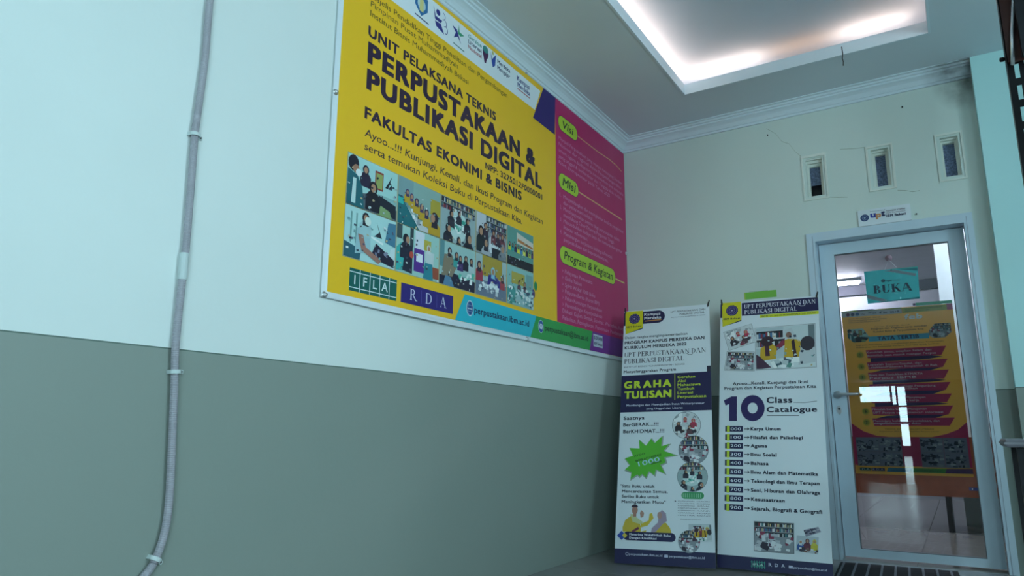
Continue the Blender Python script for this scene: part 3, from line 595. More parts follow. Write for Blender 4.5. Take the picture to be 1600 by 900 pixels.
k.line([(2.288, 2.84), (2.62, 2.84), (2.84, 2.85), (2.955, 2.845), (3.06, 2.828)], .008, '#e2b07a', 4); k.line([(2.29, 2.424), (3.046, 2.419)], .01, '#e2b07a', 4); k.line([(2.888, 1.914), (3.055, 1.91)], .01, '#d8c070', 4)
k.text('Visi', 2.05, 2.815, .16, .055, '#1c2a1a', 6, .02, .25, 3); k.text('Misi', 2.05, 2.398, .185, .06, '#1c2a1a', 6, .02, .25, 3); k.text('Program & Kegiatan', 2.06, 1.892, .77, .058, '#1c2a1a', 6, .015, .25, 3)
PK = '#d88fb8'
for i, (t, w_) in enumerate((('Menjadi Perpustakaan yang mampu menunjang Sumber', 1.06), ('Nasional dan regional dalam Pengembangan Ilmu', 1.04), ('umum, agama, budaya serta menumbuhkan jiwa wirausaha', 1.08), ('yang unggul & berkarakter dan Tanggap akan kualitas', 1.06), ('Riset, Entrepreneur pada Tahun 2025', .82))): k.text(t, 2.0, 2.712-i*.0435, w_, .025, PK, 5, 0, .12)
for i, (nn, t, w_) in enumerate((('1.', 'Mengembangkan dan meningkatkan kualitas pengelolaan', 1.0), ('', 'dan pelayanan koleksi.', .45), ('2.', 'Mendayagunakan sumber bagi perpustakaan dalam', .92), ('', 'mendukung Catur Dharma Perguruan Tinggi.', .82), ('3.', 'Menumbuhkan budaya baca dan menanamkan gemar', .97), ('', 'literasi informasi.', .36), ('4.', 'Membangun kerjasama bidang informasi,', .78), ('', 'perpustakaan dan kepustakawanan.', .7))):
    z = 2.311-i*.0425; k.text(t, 2.06, z, w_, .026, PK, 5, .004, .12)
    if nn: k.text(nn, 2.01, z, .022, .026, PK, 5)
for i, (t, w_) in enumerate((('Pelayanan Pemustaka', .41), ('Graha Tulisan', .24), ('Spirit Wakaf 1000 Buku', .45), ('Peliputan Berita (Koran IBM)', .52), ('Pekan Kunjungan Perpustakaan', .56), ('Pembimbingan Keperpustakaan', .56))):
    z = 1.797-i*.0445; k.text(t, 2.07, z, w_, .026, PK, 5, .004, .12); k.poly([(2.03, z), (2.042, z+.012), (2.03, z+.024), (2.05, z+.012)], PK, 5)
k.text('Diskusi: Kajian, Bimtek, Seminar, Workshop, Kursus,', 2.03, 1.532, 1.03, .027, PK, 5, .004, .12); k.text('Pelatihan, Peningkatan, Pembinaan, Pendampingan', 2.03, 1.486, 1.03, .027, PK, 5, .004, .12)
k.build('mission_panel', M_VINYL, bn, 'magenta panel with three lime headings and pink writing')
# headings
k = Ink(split=YEL)
k.text('Majelis Pendidikan Tinggi Penelitian dan Pengembangan', .19, 2.735, 1.17, .029, '#4b3f22', 3, 0, 0, 3); k.text('Pimpinan Pusat Muhammadiyah', .194, 2.692, .67, .029, '#4b3f22', 3, 0, 0, 3); k.text('Institut Bisnis Muhammadiyah Bekasi', .194, 2.643, .77, .029, '#4b3f22', 3, 0, 0, 3)
k.text('UNIT PELAKSANA TEKNIS', .187, 2.538, 1.052, .052, DK, 3, .04, 0, 4); k.text('PERPUSTAKAAN &', .19, 2.408, 1.50, .104, DK, 3, .055, 0, 5); k.text('PUBLIKASI DIGITAL', .191, 2.28, 1.58, .1, DK, 3, .055, 0, 5)
k.text('NPP: 3275012F0000001', 1.137, 2.216, .64, .036, DK, 3, .03, 0, 3)
for cx in range(19):
    if cx not in (3, 4): k.rect(1.142+cx*.0338, 1.16+cx*.0338, 2.216, 2.2185, DK, 3)
k.text('FAKULTAS EKONIMI & BISNIS', .189, 2.138, 1.336, .056, DK, 3, .045, 0, 4)
k.text('Ayoo...!!! Kunjungi, Kenali, dan Ikuti Program dan Kegiatan', .196, 2.056, 1.585, .036, DK, 3, .006, .1, 3); k.text('serta temukan Koleksi Buku di Perpustakaan Kita.', .198, 1.992, 1.335, .036, DK, 3, .006, .1, 3)
k.build('lettering_line', M_VINYL, bn)
# row of small emblems on the white strip
k = Ink(); B_, T_ = '#2a2a86', '#2b6fa8'
k.rect(.18,.43,2.835,2.93,'#e6edf3',2.5)
k.ell(.24, 2.88, .05, .05, '#2f4fa0', 3); k.ell(.24, 2.88, .03, .03, '#e6edf3', 4); k.text('Kemen', .31, 2.845, .1, .02, B_, 3)
k.mark(); k.rect(0.495,0.615,2.82,2.955,'#e6edf3',2.5); k.poly([(.50, 2.95), (.60, 2.95), (.60, 2.88), (.55, 2.835), (.50, 2.88)], T_, 3); k.ell(.55, 2.9, .032, .032, '#bcd6dd', 4); k.rect(.535, .565, 2.86, 2.93, '#d8cf8a', 5); k.line([(.5, 2.825), (.61, 2.82)], .007, '#3a3f66', 3)
k.mark(); k.rect(0.64,0.76,2.82,2.955,'#e6edf3',2.5); k.ell(.685, 2.93, .017, .017, B_, 3); k.poly([(.645, 2.95), (.665, 2.9), (.72, 2.9), (.71, 2.88), (.66, 2.88)], B_, 3); k.poly([(.66, 2.872), (.71, 2.875), (.74, 2.83), (.67, 2.845)], B_, 3)
for q in range(3): k.ring(.725+q*.012, 2.93-q*.035, .018, .022, B_, 3, 10, -1.6, 1.6)
k.mark(); k.rect(0.8,0.925,2.82,2.955,'#e6edf3',2.5); st = [(.86+.058*(1 if i % 2 == 0 else .36)*math.sin(2*PI*i/10+.1), 2.9+.058*(1 if i % 2 == 0 else .36)*math.cos(2*PI*i/10+.1)) for i in range(10)]
k.poly(st[4:9]+[(.86, 2.9)], B_, 3); k.poly(st[0:4]+[(.86, 2.9)], '#2b9a72', 3); k.poly([st[8], st[9], (.86, 2.9)], B_, 3); k.line([(.82, 2.825), (.92, 2.82)], .006, '#3a6f66', 3)
k.mark(); k.rect(0.945,1.16,2.82,2.955,'#e6edf3',2.5)
for t, z, c in (('Gerakan', 2.925, '#2b8f8a'), ('Literasi', 2.892, '#20305a'), ('Nasional', 2.859, '#a83244')): k.text(t, .955, z, .13, .024, c, 3, .02)
k.ell(1.125, 2.915, .03, .038, '#4d1b52', 3); k.ell(1.125, 2.935, .028, .022, '#3a8a86', 4); k.poly([(1.1, 2.9), (1.145, 2.9), (1.13, 2.85), (1.115, 2.85)], '#4d1b52', 3)
k.mark(); k.rect(1.165,1.4,2.82,2.955,'#e6edf3',2.5); k.poly([(1.175, 2.95), (1.195, 2.91), (1.22, 2.94), (1.235, 2.955), (1.225, 2.88), (1.2, 2.86), (1.19, 2.89)], '#2747a0', 3); k.ell(1.2, 2.95, .01, .012, '#b8b878', 4)
k.text('Merdeka', 1.25, 2.91, .14, .027, '#22305c', 3, .025); k.text('Mengajar', 1.25, 2.872, .14, .027, '#22305c', 3, .025)
k.mark(); k.rect(1.465,1.635,2.82,2.955,'#e6edf3',2.5); k.text('Kampus', 1.47, 2.9, .15, .034, '#22307c', 3, .03); k.text('Merdeka', 1.475, 2.86, .15, .032, '#22307c', 3, .03); k.line([(1.475, 2.848), (1.625, 2.846)], .007, '#b04a5a', 3)
k.build('emblem', M_VINYL, bn)
# ten photographs
ZR = [(1.72, 1.946), (1.492, 1.716)]; XC = [(.106, .422), (.43, .742), (.75, 1.052), (1.06, 1.36), (1.37, 1.661)]
for j, row in enumerate(((ph_desk, ph_rows, ph_circle, ph_meet, ph_group), (ph_type, ph_stand, ph_read, ph_yellow, ph_stack))):
    for i, fn in enumerate(row):
        k = Ink(); (x0, x1), (z0, z1) = XC[i], ZR[j]; k.rect(x0-.004, x1+.004, z0-.004, z1+.004, '#b3aa86', 2)
        P = Photo(k, ((x0, z0), (x1, z0), (x1, z1), (x0, z1)), lay=3); fn(P); grain(P, 10*j+i); k.build('photo_print', M_VINYL, bn)
# logos and contact strip
k = Ink(); G_ = '#14605a'; k.rect(.148, .443, 1.352, 1.449, G_, 3); WH = '#d7e6e8'
for i in range(4): xx = .148+.0615*(i+1); k.rect(xx-.0025, xx+.0015, 1.352, 1.449, WH, 4)
for zz in (1.367, 1.434): k.rect(.148, .443, zz-.002, zz+.002, WH, 4)
for i, c in enumerate('IFLA'): k.text(c, .148+.0615*i+.031, 1.382, None, .04, WH, 5, .012, 0, 3, 'C')
k.build('reading_grid_logo', M_VINYL, bn, 'dark green logo reading IFLA')
k = Ink(); k.rect(.473, .867, 1.353, 1.444, '#2f1d78', 3)
for c, xx in (('R', .535), ('D', .648), ('A', .762)): k.serif(c, xx, 1.374, .055, .052, '#cfcfe8', 4, .8)
for xx in (.617, .735): k.rect(xx, xx+.002, 1.365, 1.432, '#6a5fb0', 4)
k.build('purple_logo', M_VINYL, bn, 'purple logo reading RDA')
k = Ink()
k.poly([(.885, 1.327), (1.628, 1.325), (1.70, 1.461), (.965, 1.472)], CYA, 3); k.ell(1.012, 1.405, .031, .042, '#dfeef6', 4); k.ell(1.012, 1.405, .028, .038, '#234a8c', 5)
for q in (-.5, 0, .5): k.ring(1.012, 1.405, .0265, .028, '#9fc4e0', 6, 14, ry=1.3) if q == 0 else k.line([(1.012+q*.03, 1.37), (1.012+q*.03, 1.44)], .0015, '#9fc4e0', 6)
k.text('www', 1.012, 1.398, .045, .012, '#e6f2fa', 6, .01, 0, 2, 'C'); k.line([(.987, 1.42), (1.037, 1.42)], .0015, '#9fc4e0', 6); k.line([(.987, 1.388), (1.037, 1.388)], .0015, '#9fc4e0', 6)
k.text('perpustakaan.ibm.ac.id', 1.052, 1.385, .56, .036, '#122c5a', 4, .025, 0, 3)
k.poly([(1.628, 1.325), (2.42, 1.326), (2.472, 1.463), (1.70, 1.461)], GRN, 3); k.ell(1.752, 1.404, .032, .04, '#dfeef6', 4); k.ell(1.752, 1.404, .029, .037, '#1f4fa0', 5); k.rect(1.734, 1.77, 1.389, 1.42, '#eef4fa', 6); k.line([(1.734, 1.42), (1.752, 1.402), (1.77, 1.42)], .003, '#1f4fa0', 7); k.line([(1.734, 1.389), (1.747, 1.405)], .002, '#1f4fa0', 7); k.line([(1.77, 1.389), (1.757, 1.405)], .002, '#1f4fa0', 7)
k.text('perpustakaan@ibm.ac.id', 1.80, 1.386, .6, .036, '#0f3322', 4, .02, 0, 3)
k.poly([(2.42, 1.326), (3.118, 1.328), (3.118, 1.463), (2.472, 1.463)], '#7a3293', 3); k.rect(2.482, 2.632, 1.36, 1.447, '#c9cfe0', 4)
k.text('KORAN', 2.49, 1.41, .135, .026, '#2b3060', 5, .03); k.text('IBM Bekasi', 2.49, 1.373, .135, .02, '#2b3060', 5, .02)
k.ell(1.69, 1.643, .019, .028, '#128a58', 4); k.ell(1.662, 1.59, .018, .028, '#4a2468', 5)
k.build('contact_strip', M_VINYL, bn, 'cyan, green and purple strip with web and mail addresses')
for (u, v) in ((.012, 2.183), (.016, 1.31), (1.586, 1.309), (1.57, 3.003), (3.105, 2.159), (.02, 3.0), (3.1, 1.318)):
    MB().lathe([(0, -.014), (.006, -.013), (.009, -.008), (.008, -.002), (.013, -.0015), (.013, 0), (0, 0)], (u, -.001, v), 'y', 14).build('screw', M_STEEL, bn, smooth=True)

# ------------------------------------------------------------------ two standing banners
def stand(name, q, label, group=None):
    x, y, yaw, tilt, w_, h_, roll = q
    ex = Vector((math.cos(yaw), math.sin(yaw), 0)); back = Vector((-math.sin(yaw), math.cos(yaw), 0)); ey = back*math.sin(tilt)+Vector((0,0,1))*math.cos(tilt)
    e1 = ex*math.cos(roll)+ey*math.sin(roll); e2 = -ex*math.sin(roll)+ey*math.cos(roll); e3 = e2.cross(e1)
    o = Vector((x, y, .012))-e1*w_/2
    t = empty(name, mw=Matrix(((e1.x, e3.x, e2.x, o.x), (e1.y, e3.y, e2.y, o.y), (e1.z, e3.z, e2.z, o.z), (0,0,0,1))))
    tag(t, label, 'banner', group)
    hub = (w_/2, .07, .78)
    sheet = MB(); nn = 12; vs = [(w_*i/nn, 0, h_*j/nn) for j in range(nn+1) for i in range(nn+1)]
    sheet.add(vs, [(j*(nn+1)+i, j*(nn+1)+i+1, (j+1)*(nn+1)+i+1, (j+1)*(nn+1)+i) for j in range(nn) for i in range(nn)])
    sh = sheet.build('sheet', M_WV, t); sd = sh.modifiers.new('thick', 'SOLIDIFY'); sd.thickness = .0012; sd.offset = 1 if sh.data.polygons[0].normal.y > 0 else -1
    gi = Ink(); gi.rect(0, w_, 0, h_, '#dfe6ec', 1); gi.build('ground_print', M_SHEET, t)
    for cx, cz in ((.012, h_-.01), (w_-.012, h_-.01), (.012, .012), (w_-.012, .012)):
        r = MB().tube([hub, ((hub[0]+cx)/2, .055, (hub[2]+cz)/2), (cx, .006, cz)], [.006, .005, .004], 8).build('pole', M_BLACKP, t)
        up = 1 if cz > 1 else -1
        if up > 0: MB().tube([(cx, .008, cz-.02), (cx+(.006 if cx > .3 else -.004), -.004, cz+.012), (cx+(.012 if cx > .3 else -.008), .004, cz+.04)], [.005, .006, .004], 8).build('corner_hook', M_BLACKP, r)
    MB().lathe([(0, -.015), (.03, -.015), (.03, .015), (0, .015)], hub, 'y', 16).build('hub', M_BLACKP, t)
    # rear strut down to the floor, standing clear of the wall
    inv = t.matrix_world.inverted(); hw = t.matrix_world @ Vector(hub); ft = inv @ Vector((hw.x, min(hw.y+.3, -.12), .006))
    MB().tube([hub, ft], [.007, .006], 8).build('rear_strut', M_BLACKP, t)
    return t
B1 = (.5483, -.8787, .1333, .3211, .5963, 1.7118, .024); B2 = (1.1337, -.7326, .0611, .2903, .617, 1.706, -.0008)
NV = '#1d1a4a'; INK = '#22223a'
def badge(k, x0=.012):
    k.rect(0, x0, 1.595, 1.70, NV, 2); k.poly([(x0+.006, 1.53), (.138, 1.562), (.138, 1.58), (x0, 1.58)], NV, 2)
    k.poly([(x0-.003, 1.707), (.137, 1.707), (.139, 1.572), (x0+.004, 1.528)], '#d9cf1e', 3)
    n = 24; k.poly([(.077+.041*(1 if i % 2 else .93)*math.cos(2*PI*i/n), 1.645+.041*(1 if i % 2 else .93)*math.sin(2*PI*i/n)) for i in range(n)], '#2c1f66', 4, )
    k.ring(.077, 1.645, .030, .032, '#8f86b0', 5); k.ring(.077, 1.645, .018, .02, '#8f86b0', 5)
    for i in range(12): a = 2*PI*i/12; k.line([(.077+.011*math.cos(a), 1.645+.011*math.sin(a)), (.077+.028*math.cos(a), 1.645+.028*math.sin(a))], .0012, '#6f66a0', 5)
    k.ell(.077, 1.645, .007, .006, '#b5aecb', 6)
    k.text('IBM Bekasi', .022, 1.578, .106, .013, INK, 4, .03); k.line([(.024, 1.572), (.055, 1.572)], .001, INK, 4)
t1 = stand('standing_banner', B1, 'white standing banner headed GRAHA TULISAN with a green starburst, in the corner', 'standing banners on black frames')
k = Ink(); badge(k); k.pill(.13, .293, 1.600, 1.697, NV, 2); k.rect(.13, .17, 1.6, 1.697, NV, 2)
k.text('Kampus', .146, 1.662, .115, .022, '#e8e8f0', 4, .03); k.text('Merdeka', .147, 1.632, .12, .021, '#e8e8f0', 4, .03); k.line([(.15, 1.62), (.268, 1.622)], .007, '#d08a4a', 4)
k.text('UPT PERPUSTAKAAN DAN', .333, 1.667, .237, .014, INK, 3); k.text('PUBLIKASI DIGITAL', .395, 1.645, .17, .014, INK, 3); k.text('INSTITUT BISNIS MUHAMMADIYAH BEKASI', .339, 1.627, .23, .007, '#4a4a66', 3)
k.build('header_print', M_SHEET, t1)
k = Ink(split='#dfe6ec'); k.text('Dalam rangka mengimplementasikan', .013, 1.491, .434, .018, INK, 3, .01, 0, 3); k.text('PROGRAM KAMPUS MERDEKA DAN', .012, 1.449, .548, .023, INK, 3, .035, 0, 3); k.text('KURIKULUM MERDEKA 2022', .013, 1.411, .428, .023, INK, 3, .035, 0, 3)
k.serif('UPT PERPUSTAKAAN DAN', .014, 1.352, .555, .034, INK, 3, .9); k.serif('PUBLIKASI DIGITAL', .014, 1.302, .412, .034, INK, 3, .9); k.line([(.438, 1.355), (.455, 1.342), (.475, 1.342), (.485, 1.352)], .003, INK, 3)
k.text('INSTITUT BISNIS MUHAMMADIYAH BEKASI', .014, 1.27, .412, .011, '#3a3a55', 3); k.text('Menyelenggarakan Program', .013, 1.231, .357, .02, INK, 3, .03, 0, 3)
k.build('lettering_line', M_SHEET, t1)
k = Ink(); k.poly([(-.0, .949), (.5963, .947), (.5963, 1.213), (0, 1.213)], NV, 2); k.rect(.572, .5963, 1.213, 1.253, INK, 2); YG = '#c9dc3a'
for i, c in enumerate('GRAHA'): k.text(c, .022+i*.066+.025, 1.118, None, .052, YG, 4, .05, 0, 4, 'C')
k.text('TULISAN', .023, 1.045, .318, .053, YG, 4, .05, 0, 4); k.rect(.3605, .365, 1.025, 1.208, YG, 4)
for i, (t, w_) in enumerate((('Gerakan', .115), ('Aksi', .055), ('Mahasiswa', .15), ('Tumbuh', .108), ('Literasi', .1), ('Perpustakaan', .183))): k.text(t, .38, 1.174-i*.0277, w_, .019, YG, 4, .02, 0, 3)
k.text('Membangun dan Mewujudkan Insan Writerpreneur', .041, .991, .511, .014, '#d5d8ea', 4, .02); k.text('yang Unggul dan Literat', .176, .964, .237, .013, '#d5d8ea', 4, .02)
k.build('title_band', M_SHEET, t1, 'dark blue band with lime title')
k = Ink(split='#dfe6ec'); k.text('Saatnya', .025, .897, .14, .024, INK, 3, .03, 0, 3); k.text('BerGERAK...!!!', .024, .852, .233, .024, INK, 3, .03, 0, 3); k.text('BerKHIDMAT...!!!', .025, .806, .27, .024, INK, 3, .03, 0, 3)
for i, (t, w_) in enumerate((('"Satu Buku untuk', .218), ('Mencerdaskan Semua,', .288), ('Seribu Buku untuk', .235), ('Meningkatkan Mutu"', .275))): k.text(t, .032-(.012 if i == 0 else 0), .454-i*.0325, w_, .018, INK, 3, .03, 0, 3)
k.mark(); k.pill(.403, .538, .389, .43, '#3f9a62', 3)
for i in range(9): k.rect(.412+i*.013, .416+i*.013, .397, .422, '#9fd0b0', 4)
for i, (a, b) in enumerate((('RUDIA JAWARA', 'KOLABORASI'), ('TATAR/TPA', 'PENGABDIAN'), ('INFORMATIKA', 'JURNAL'), ('PERPUSTAKAAN & PUSAT', ''), ('KEPEMIMPINAN', 'KARIR'), ('STARTUP', 'INOVASI'), ('SASTRA', 'REGULASI'))):
    k.text(a, .392, .371-i*.0138, .09 if b else .17, .007, '#4a4a60', 3); k.ell(.384, .3745-i*.0138, .002, .002, INK, 3)
    if b: k.text(b, .495, .371-i*.0138, .075, .007, '#4a4a60', 3)
k.mark(); k.poly([(.362, .379), (.374, .374), (.362, .369)], INK, 3); k.text('Diselenggarakan bersama mitra', .398, .266, .12, .006, '#4a4a60', 3)
k.build('lettering_line', M_SHEET, t1)
k = Ink(); SP = [(.133,.76),(.178,.72),(.211,.768),(.233,.736),(.282,.783),(.277,.716),(.329,.732),(.291,.686),(.372,.658),(.297,.645),(.305,.612),(.273,.598),(.301,.542),(.244,.569),(.236,.531),(.201,.558),(.183,.517),(.158,.539),(.142,.523),(.128,.536),(.085,.506),(.089,.552),(.046,.568),(.079,.596),(.044,.64),(.097,.657),(.073,.707),(.137,.704)]
C0 = (.188, .64)
for i in range(len(SP)):
    a, b = SP[i], SP[(i+1) % len(SP)]; g = lambda p, s_: (C0[0]+(p[0]-C0[0])*s_+(.004 if s_ > 1 else 0), C0[1]+(p[1]-C0[1])*s_-(.004 if s_ > 1 else 0))
    k.poly([C0, b, a], '#5ab832', 3); k.poly([g(C0, 1.06), g(b, 1.06), g(a, 1.06)], '#9aa79c', 2)
rt = .25
k.text('AYOO', .105, .647, .07, .012, '#23401c', 5, .01, 0, 2, 'L', rt); k.text('WAKAF / HIBAH', .112, .612, .17, .016, '#23401c', 5, .01, .2, 3, 'L', rt); k.text('1000', .135, .586, .14, .03, '#a9d4e0', 5, .02, 0, 3, 'L', rt); k.text('Buku', .215, .598, .065, .018, '#23401c', 5, .01, .2, 3, 'L', rt)
k.build('starburst', M_SHEET, t1, 'green starburst')
for (cx, cz, r_, fn) in ((.436, .853, .088, ph_red), (.478, .692, .09, ph_lib), (.470, .524, .09, ph_circle)):
    k = Ink(); k.ell(cx, cz, r_+.003, r_+.003, '#7d8a90', 2, 28); P = Photo(k, circle=(cx, cz, r_), lay=3); fn(P); grain(P, int(cz*100), 30); k.build('round_photo', M_SHEET, t1)
k = Ink()   # two students in yellow jackets
k.poly([(.046,.185),(.044,.21),(.06,.255),(.095,.28),(.12,.275),(.15,.25),(.158,.2),(.156,.18)], '#cdb13a', 3); k.poly([(.09,.29),(.105,.245),(.16,.23),(.17,.245),(.125,.275),(.12,.29)], '#c9cc9a', 4); k.poly([(.1,.19),(.14,.215),(.15,.205),(.11,.18)], '#7a3c52', 5)
k.ell(.118, .315, .0185, .026, '#b07f70', 5); k.ell(.117, .332, .021, .017, '#3a2535', 6, 12, 0, PI); k.rect(.108, .128, .276, .295, '#b07f70', 4)
k.poly([(.15,.21),(.2,.225),(.235,.27),(.225,.30),(.21,.295),(.205,.255),(.16,.235)], '#d4b93a', 4); k.poly([(.15,.185),(.2,.2),(.21,.18),(.16,.178)], '#d4b93a', 4); k.poly([(.155,.27),(.172,.275),(.176,.30),(.16,.315),(.15,.30)], '#b48a7c', 4)
k.poly([(.218,.182),(.345,.182),(.335,.215),(.31,.245),(.27,.24),(.24,.22)], '#cdb13a', 4); k.poly([(.22,.182),(.225,.21),(.262,.245),(.265,.29),(.285,.32),(.31,.3),(.316,.255),(.29,.235),(.25,.19)], '#a593a8', 5); k.ell(.272, .287, .014, .021, '#b58f86', 6); k.poly([(.19,.185),(.215,.185),(.22,.21),(.195,.215)], '#dfe4ec', 5)
k.pill(.05, .369, .135, .186, NV, 6); k.text('Menerima Wakaf/Hibah Buku', .088, .164, .25, .013, '#e3e3ee', 7, .03); k.text('Dengan Klasifikasi', .088, .144, .167, .013, '#e3e3ee', 7, .03)
k.poly([(.039,.189),(.068,.162),(.041,.134),(.012,.16)], '#2c4aa8', 7); k.poly([(.058,.178),(.076,.162),(.06,.146),(.044,.162)], '#d8c24a', 8)
k.build('jacket_students', M_SHEET, t1)
k = Ink(); ph_shirt(Photo(k, ((.445,.146),(.58,.146),(.575,.244),(.445,.242)), lay=3)); ph_jacket(Photo(k, ((.47,.146),(.58,.146),(.575,.24),(.47,.24)), lay=4)); k.build('photo_print', M_SHEET, t1)
k = Ink(); ph_lib(Photo(k, circle=(.447, .141, .064), lay=5)); k.build('round_photo', M_SHEET, t1)
k = Ink(); k.rect(0, .5963, 0, .085, NV, 2); k.text('perpustakaan.ibm.ac.id', .09, .05, .2, .013, '#c8cae0', 4, .02); k.text('perpustakaan@ibm.ac.id', .33, .048, .205, .013, '#c8cae0', 4, .02); k.ring(.077, .056, .007, .0095, '#c8cae0', 4, 14); k.rect(.302, .324, .046, .062, '#c8cae0', 4); k.line([(.303,.061),(.313,.053),(.323,.061)], .0015, NV, 5)
k.build('footer_print', M_SHEET, t1)

t2 = stand('standing_banner', B2, 'white standing banner listing 10 Class Catalogue beside the glass door', 'standing banners on black frames')
k = Ink(); badge(k); k.rect(.141, .617, 1.60, 1.696, NV, 2); k.rect(.257, .617, 1.575, 1.598, '#d2d62a', 3)
k.serif('UPT PERPUSTAKAAN DAN', .157, 1.652, .446, .03, '#e2e2ee', 4); k.serif('PUBLIKASI DIGITAL', .158, 1.61, .333, .03, '#e2e2ee', 4); k.line([(.497, 1.654), (.512, 1.641), (.53, 1.641), (.54, 1.65)], .003, '#e2e2ee', 4)
k.text('INSTITUT BISNIS MUHAMMADIYAH BEKASI', .269, 1.581, .33, .009, '#3a3a30', 4, .01); k.build('header_print', M_SHEET, t2)
for cs, fn, nm in ((((.058,1.352),(.235,1.407),(.204,1.539),(.021,1.488)), ph_red, 1), (((.03,1.215),(.219,1.202),(.222,1.336),(.046,1.349)), ph_lib, 2), (((.227,1.208),(.588,1.213),(.593,1.512),(.224,1.505)), ph_jacket, 3)):
    k = Ink(); k.poly(cs, '#5d666c', 2+nm*.5); cx, cy = sum(c[0] for c in cs)/4, sum(c[1] for c in cs)/4
    g = lambda c, m: (c[0]+(m if c[0] < cx else -m), c[1]+(m if c[1] < cy else -m))
    k.poly([g(c, .002) for c in cs], '#d4dadd', 3+nm*.5); P = Photo(k, tuple(g(c, .006) for c in cs), lay=4+nm*.5); fn(P); grain(P, nm); k.build('photo_print', M_SHEET, t2)
k = Ink(); k.text('Ayooo...Kenali, Kunjungi dan Ikuti', .085, 1.112, .45, .02, INK, 3, .025, 0, 3); k.text('Program dan Kegiatan Perpustakaan Kita', .032, 1.081, .548, .02, INK, 3, .025, 0, 3)
k.build('invitation_lettering', M_SHEET, t2)
P2 = '#2a1c5c'; k = Ink()
k.poly([(.062,.874),(.11,.874),(.11,1.036),(.078,1.036),(.028,1.01),(.04,.976),(.062,.985)], P2, 3)
k.ring(.206, .957, .030, .072, P2, 3, 28, ry=1.18)
k.build('large_ten', M_SHEET, t2, 'large dark purple number 10')
k = Ink(); k.text('Class', .29, .988, .15, .038, INK, 3, .04, 0, 4); k.text('Catalogue', .289, .929, .289, .035, INK, 3, .04, 0, 4); k.line([(.447,.99),(.51,.988),(.58,.996)], .003, INK, 3); k.line([(.289,.907),(.476,.906)], .003, INK, 3)
rows = (('000','Karya Umum',.177),('100','Filsafat dan Psikologi',.30),('200','Agama',.097),('300','Ilmu Sosial',.15),('400','Bahasa',.103),('500','Ilmu Alam dan Matematika',.374),('600','Teknologi dan Ilmu Terapan',.38),('700','Seni, Hiburan dan Olahraga',.38),('800','Kesusastraan',.188),('900','Sejarah, Biografi & Geografi',.386))
for i, (n_, t, w_) in enumerate(rows):
    z = .812-i*.0533; k.rect(.039, .147, z-.007, z+.029, NV, 3); k.rect(.0495, .067, z-.01, z+.032, '#c6d83a', 4); k.text(n_, .073, z+.002, .062, .018, '#dde2ee', 4, .02, 0, 3)
    k.line([(.154, z+.011), (.178, z+.011)], .005, INK, 3); k.poly([(.172, z+.001), (.187, z+.011), (.172, z+.021), (.177, z+.011)], INK, 3); k.text(t, .192, z+.001, w_, .021, INK, 3, .045, 0, 3)
k.build('class_list', M_SHEET, t2, 'ten numbered catalogue classes')
for cs, fn in ((((.209,.108),(.42,.11),(.424,.271),(.21,.269)), ph_lib), (((.487,.204),(.567,.235),(.554,.262),(.476,.24)), ph_mono), (((.432,.125),(.546,.115),(.554,.207),(.439,.209)), ph_shirt)):
    k = Ink(); 
    if fn is ph_lib: k.poly([(.206,.105),(.423,.107),(.427,.274),(.207,.272)], '#5a6268', 2)
    fn(Photo(k, cs, lay=4)); k.build('photo_print', M_SHEET, t2)
k = Ink(); k.rect(0, .617, 0, .072, NV, 2)
for i in range(6): k.rect(.192+i*.014, .196+i*.014, .014, .054, '#3f9a8a', 3)
for z in (.022, .045): k.rect(.188, .268, z, z+.003, '#3f9a8a', 3)
k.text('IFLA', .2, .028, .058, .012, '#a9d4cc', 4, .02)
for c, xx in zip('RDA', (.285, .318, .353)): k.text(c, xx, .03, .018, .018, '#c8cae0', 4, .02)
k.rect(.392, .413, .03, .044, '#c8cae0', 4); k.text('perpustakaan@ibm.ac.id', .417, .031, .17, .011, '#c8cae0', 4, .02); k.build('footer_print', M_SHEET, t2)

# ------------------------------------------------------------------ papers and signs
ns = empty('label_strip', (0, -.001, 0)); tag(ns, 'small green paper label on the back wall above the catalogue banner', 'label')
k = Ink(); k.rect(.896, 1.116, 1.706, 1.756, '#7ec24a', 1); k.rect(.896, .903, 1.706, 1.756, '#b9c860', 2); k.rect(.93, 1.06, 1.758, 1.7595, '#7f8f88', 1); k.build('paper', M_PAPER, ns)
sg = empty('door_sign', (0, 0, 0)); tag(sg, 'small white name board with emblem above the glass door', 'sign')
MB().box(1.671, 1.978, -.012, -.0005, 2.123, 2.232).build('board', M_WV, sg)
sk = Ink(); sk.ell(1.71, 2.178, .026, .024, '#2a3f70', 32); sk.ring(1.71, 2.178, .014, .016, '#8fa0c0', 33, 14); sk.ell(1.71, 2.178, .006, .006, '#8fa0c0', 33)
sk.text('u', 1.744, 2.172, .034, .042, '#2f3f9a', 32, .06, 0, 4); sk.text('p', 1.776, 2.168, .032, .038, '#c98a5a', 33, .06, 0, 4); sk.text('t', 1.808, 2.172, .024, .044, '#2a3560', 34, .07, 0, 4); sk.text('Perpustakaan &', 1.745, 2.212, .09, .007, '#6a7488', 32)
sk.text('Perpustakaan & Publikasi', 1.838, 2.2, .11, .011, '#7d6a78', 33, .01); sk.text('Digital Muhammadiyah', 1.838, 2.186, .11, .009, '#7d6a78', 33); sk.text('IBM Bekasi', 1.838, 2.162, .11, .017, '#26304f', 33, .04)
sk.build('lettering', M_PAPER, sg)
def sc(z=.0): return 1.0248
xfp = lambda x, z: (2.1116+(x-2.1116)*1.0245, .7756+(z-.7756)*1.0245)
po = empty('rules_poster', (0, .1275, 0)); tag(po, 'yellow and magenta TATA TERTIB rules poster behind the door glass', 'poster')
k = Ink(xfp); OR_, MG = '#e6ac42', '#c42c68'
